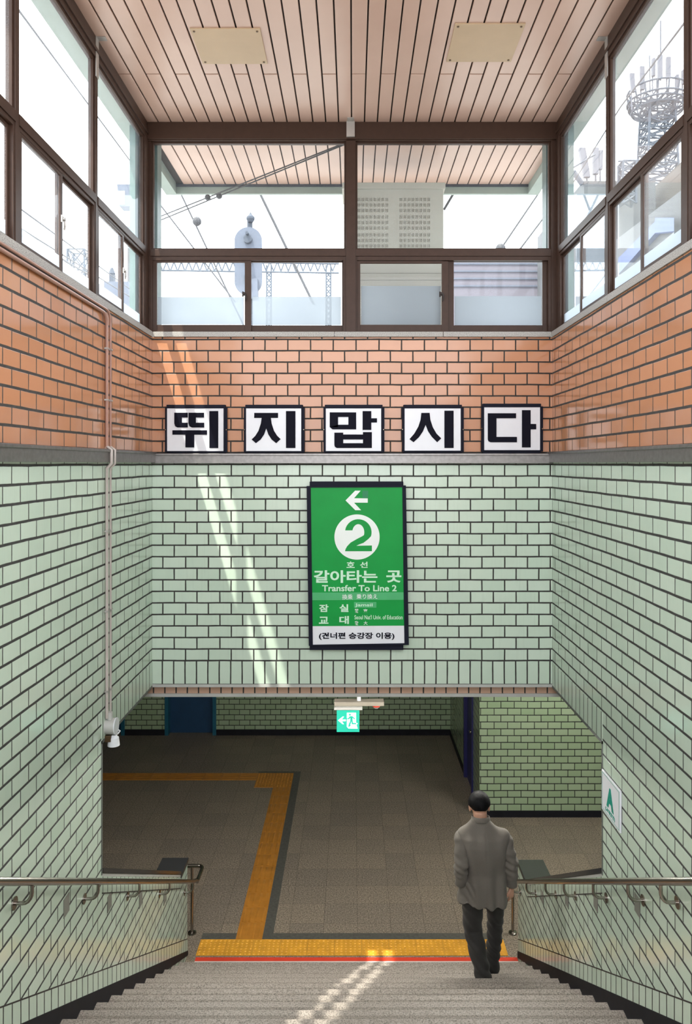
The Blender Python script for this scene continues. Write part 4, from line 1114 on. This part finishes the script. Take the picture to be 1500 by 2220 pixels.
m.build('ring_platform', M['mast'], t)
for k, (px, y0, y1, lean) in enumerate(((1372,160,200,-3),(1392,145,195,-1),(1417,127,165,0),(1430,120,172,0),(1448,125,170,0),(1468,163,195,0),(1482,152,182,0))):
    p0, p1 = Q(px, y1, TX-0.6+0.2*(k%3)), Q(px+lean, y0, TX-0.6+0.2*(k%3))
    q = MB(); dv = p1-p0
    q.prism([p0+Vector((-.075 if k not in (2,5,6) else -.04,-.06,0)), p0+Vector((.075 if k not in (2,5,6) else .04,-.06,0)), p0+Vector((.06,.06,0)), p0+Vector((-.06,.06,0))], dv)
    q.cyl(p0+Vector((0,0.1,-0.55)), p1+Vector((0,0.1,0)), 0.025, seg=8)
    q.build('antenna_panel', M['antenna'], t)
m = MB(); bar(m, Q(1432, 175, TX), Q(1432, 45, TX), 0.025); bar(m, Q(1409,200,TX), Q(1408,120,TX), 0.02); m.build('whip_antenna', M['mast'], t)
# building carrying the tower and the blue shop fascia
B = 22.0
t = thing('street_building', Q(1440, 520, B), 'pale stone building with a blue shop fascia below the antenna tower', 'building')
m = MB(); a = Q(1415, 395, B+3); m.box(a.x, a.x+9, B, B+8, GZ, a.z-0.2); m.build('stone_wall', M['bld_stone'], t)
m = MB(); a = Q(1340, 470, B-3); 
m.prism([Q(1335, 520, 19.5), Q(1500, 395, 13.5), Vector((Q(1500,395,13.5).x, 13.5, GZ)), Vector((Q(1335,520,19.5).x, 19.5, GZ))], (0.9, 0.35, 0)); m.build('side_wing', M['bld_white'], t)
m = MB(); m.prism([Q(1340, 560, 18.8), Q(1420, 480, 15.4), Q(1420, 505, 15.4), Q(1340, 595, 18.8)], (0.25, 0.1, 0))
m.prism([Q(1420, 472, 15.4), Q(1461, 472, 14.1), Q(1461, 501, 14.1), Q(1420, 505, 15.4)], (0.05, 0.1, 0)); m.build('shop_fascia', M['blue_sign'], t)
m = MB(); m.prism([Q(1335, 605, 18.8), Q(1461, 503, 14.0), Q(1461, 520, 14.0), Q(1335, 640, 18.8)], (0.2, 0.1, 0)); m.build('glass_canopy', M['bld_glass'], t)
# nearer building with the three antennas
t = thing('office_building', Q(1280, 500, 20), 'glass fronted building with three rooftop antennas in the corner pane', 'building')
m = MB(); a = Q(1265, 392, 24); b_ = Q(1340, 392, 24); m.box(a.x, b_.x+1.2, 24, 30, GZ, a.z); m.build('parapet_block', M['bld_white'], t)
m = MB(); m.prism([Q(1235, 440, 27), Q(1266, 392, 23.9), Q(1266, 620, 23.9), Q(1235, 640, 27)], (0.3, 0.2, 0)); m.build('side_wall', M['bld_white'], t)
m = MB(); m.prism([Q(1250, 420, 23.7), Q(1330, 420, 23.7), Q(1330, 640, 23.7), Q(1250, 640, 23.7)], (0, 0.1, 0)); m.build('glass_front', M['bld_glass'], t)
for k, (px, y0, y1, lean, w_) in enumerate(((1272,322,385,-11,0.10),(1291,322,378,0,0.085),(1301,327,368,1,0.06))):
    p0, p1 = Q(px, y1, 24.2), Q(px+lean, y0, 24.2)
    q = MB(); q.prism([p0+Vector((-w_,-.08,0)), p0+Vector((w_,-.08,0)), p0+Vector((w_,.08,0)), p0+Vector((-w_,.08,0))], p1-p0); q.cyl(Q(px, 395, 24.3), p0, 0.03, seg=8); q.build('antenna_panel', M['antenna'], t)
m = MB(); bar(m, Q(1240, 365, 24), Q(1290, 335, 24), 0.03); bar(m, Q(1242, 372, 24), Q(1262, 400, 24), 0.09); m.build('antenna_brace', M['mast'], t)
# small lattice frame on a roof between them
t = thing('roof_frame', Q(1365, 380, 23), 'small lattice frame on the roof between the antenna tower and the corner pane', 'frame')
m = MB(); tower(Q(1365,0,23).x, Q(0,440,23).z, Q(0,348,23).z, 0.2, 0.2, 23.2, m, 5); bar(m, Q(1340, 350, 23), Q(1420, 346, 23), 0.03); m.build('lattice', M['mast'], t)

# left-hand outdoors
t = thing('floodlight', Q(272, 430, 11), 'boxy white floodlight outside the pane next to the corner', 'floodlight')
p = Q(272, 430, 11)
m = MB(); m.prism([p+Vector(v) for v in ((-.095,-.1,.17),(.09,-.1,.17),(.10,-.1,-.15),(-.06,-.1,-.15))], (0, 0.22, 0)); m.build('housing', M['hazy_grey'], t)
m = MB(); m.prism([p+Vector(v) for v in ((-.08,-.105,.07),(.02,-.105,.07),(.02,-.105,-.13),(-.065,-.105,-.13))], (0, 0.004, 0)); m.build('lens', M['offwhite'], t)
m = MB(); m.cyl(p+Vector((.14,.1,-.1)), Vector((p.x+.14, p.y+.1, GZ)), 0.04); m.build('pole', M['hazy_dark'], t)
def lattice_mast(px, ytop, Y, label, w=0.45):
    t = thing('lattice_mast', Vector((Q(px,0,Y).x, Y, GZ)), label, 'mast')
    m = MB(); tower(Q(px,0,Y).x, GZ, Q(0,ytop,Y).z, w, w, Y, m, 12); m.build('lattice', M['mast'], t)
    return t
lattice_mast(171, 545, 32, 'square lattice mast seen through the middle conduit-side sash', 0.36)
t = thing('street_houses', Q(235, 650, 30), 'hazy grey house with a chimney low in the last conduit-side bay', 'building')
a, b_ = Q(225, 610, 30), Q(246, 610, 30)
m = MB(); m.box(a.x, b_.x+0.6, 30, 33, GZ, a.z); m.build('wall', M['hazy_grey'], t)
m = MB(); m.box(a.x+0.05, a.x+0.22, 30.5, 30.8, a.z, a.z+0.45); m.tube([(a.x+0.13, 30.6, a.z+0.45), (a.x+0.13, 30.6, a.z+0.7)], [0.15, 0.05], 8); m.build('chimney', M['hazy_dark'], t)
t = thing('pale_house', Q(285, 600, 28), 'pale flat-roofed house next to the corner column outside', 'building')
a, b_ = Q(276, 492, 34), Q(296, 492, 34)
m = MB(); m.box(a.x, b_.x, 34, 35, GZ, a.z); m.build('wall', M['bld_white'], t)
m = MB(); m.box(a.x-0.05, b_.x+0.03, 33.9, 35, a.z-0.2, a.z); m.build('roof_edge', M['hazy_grey'], t)
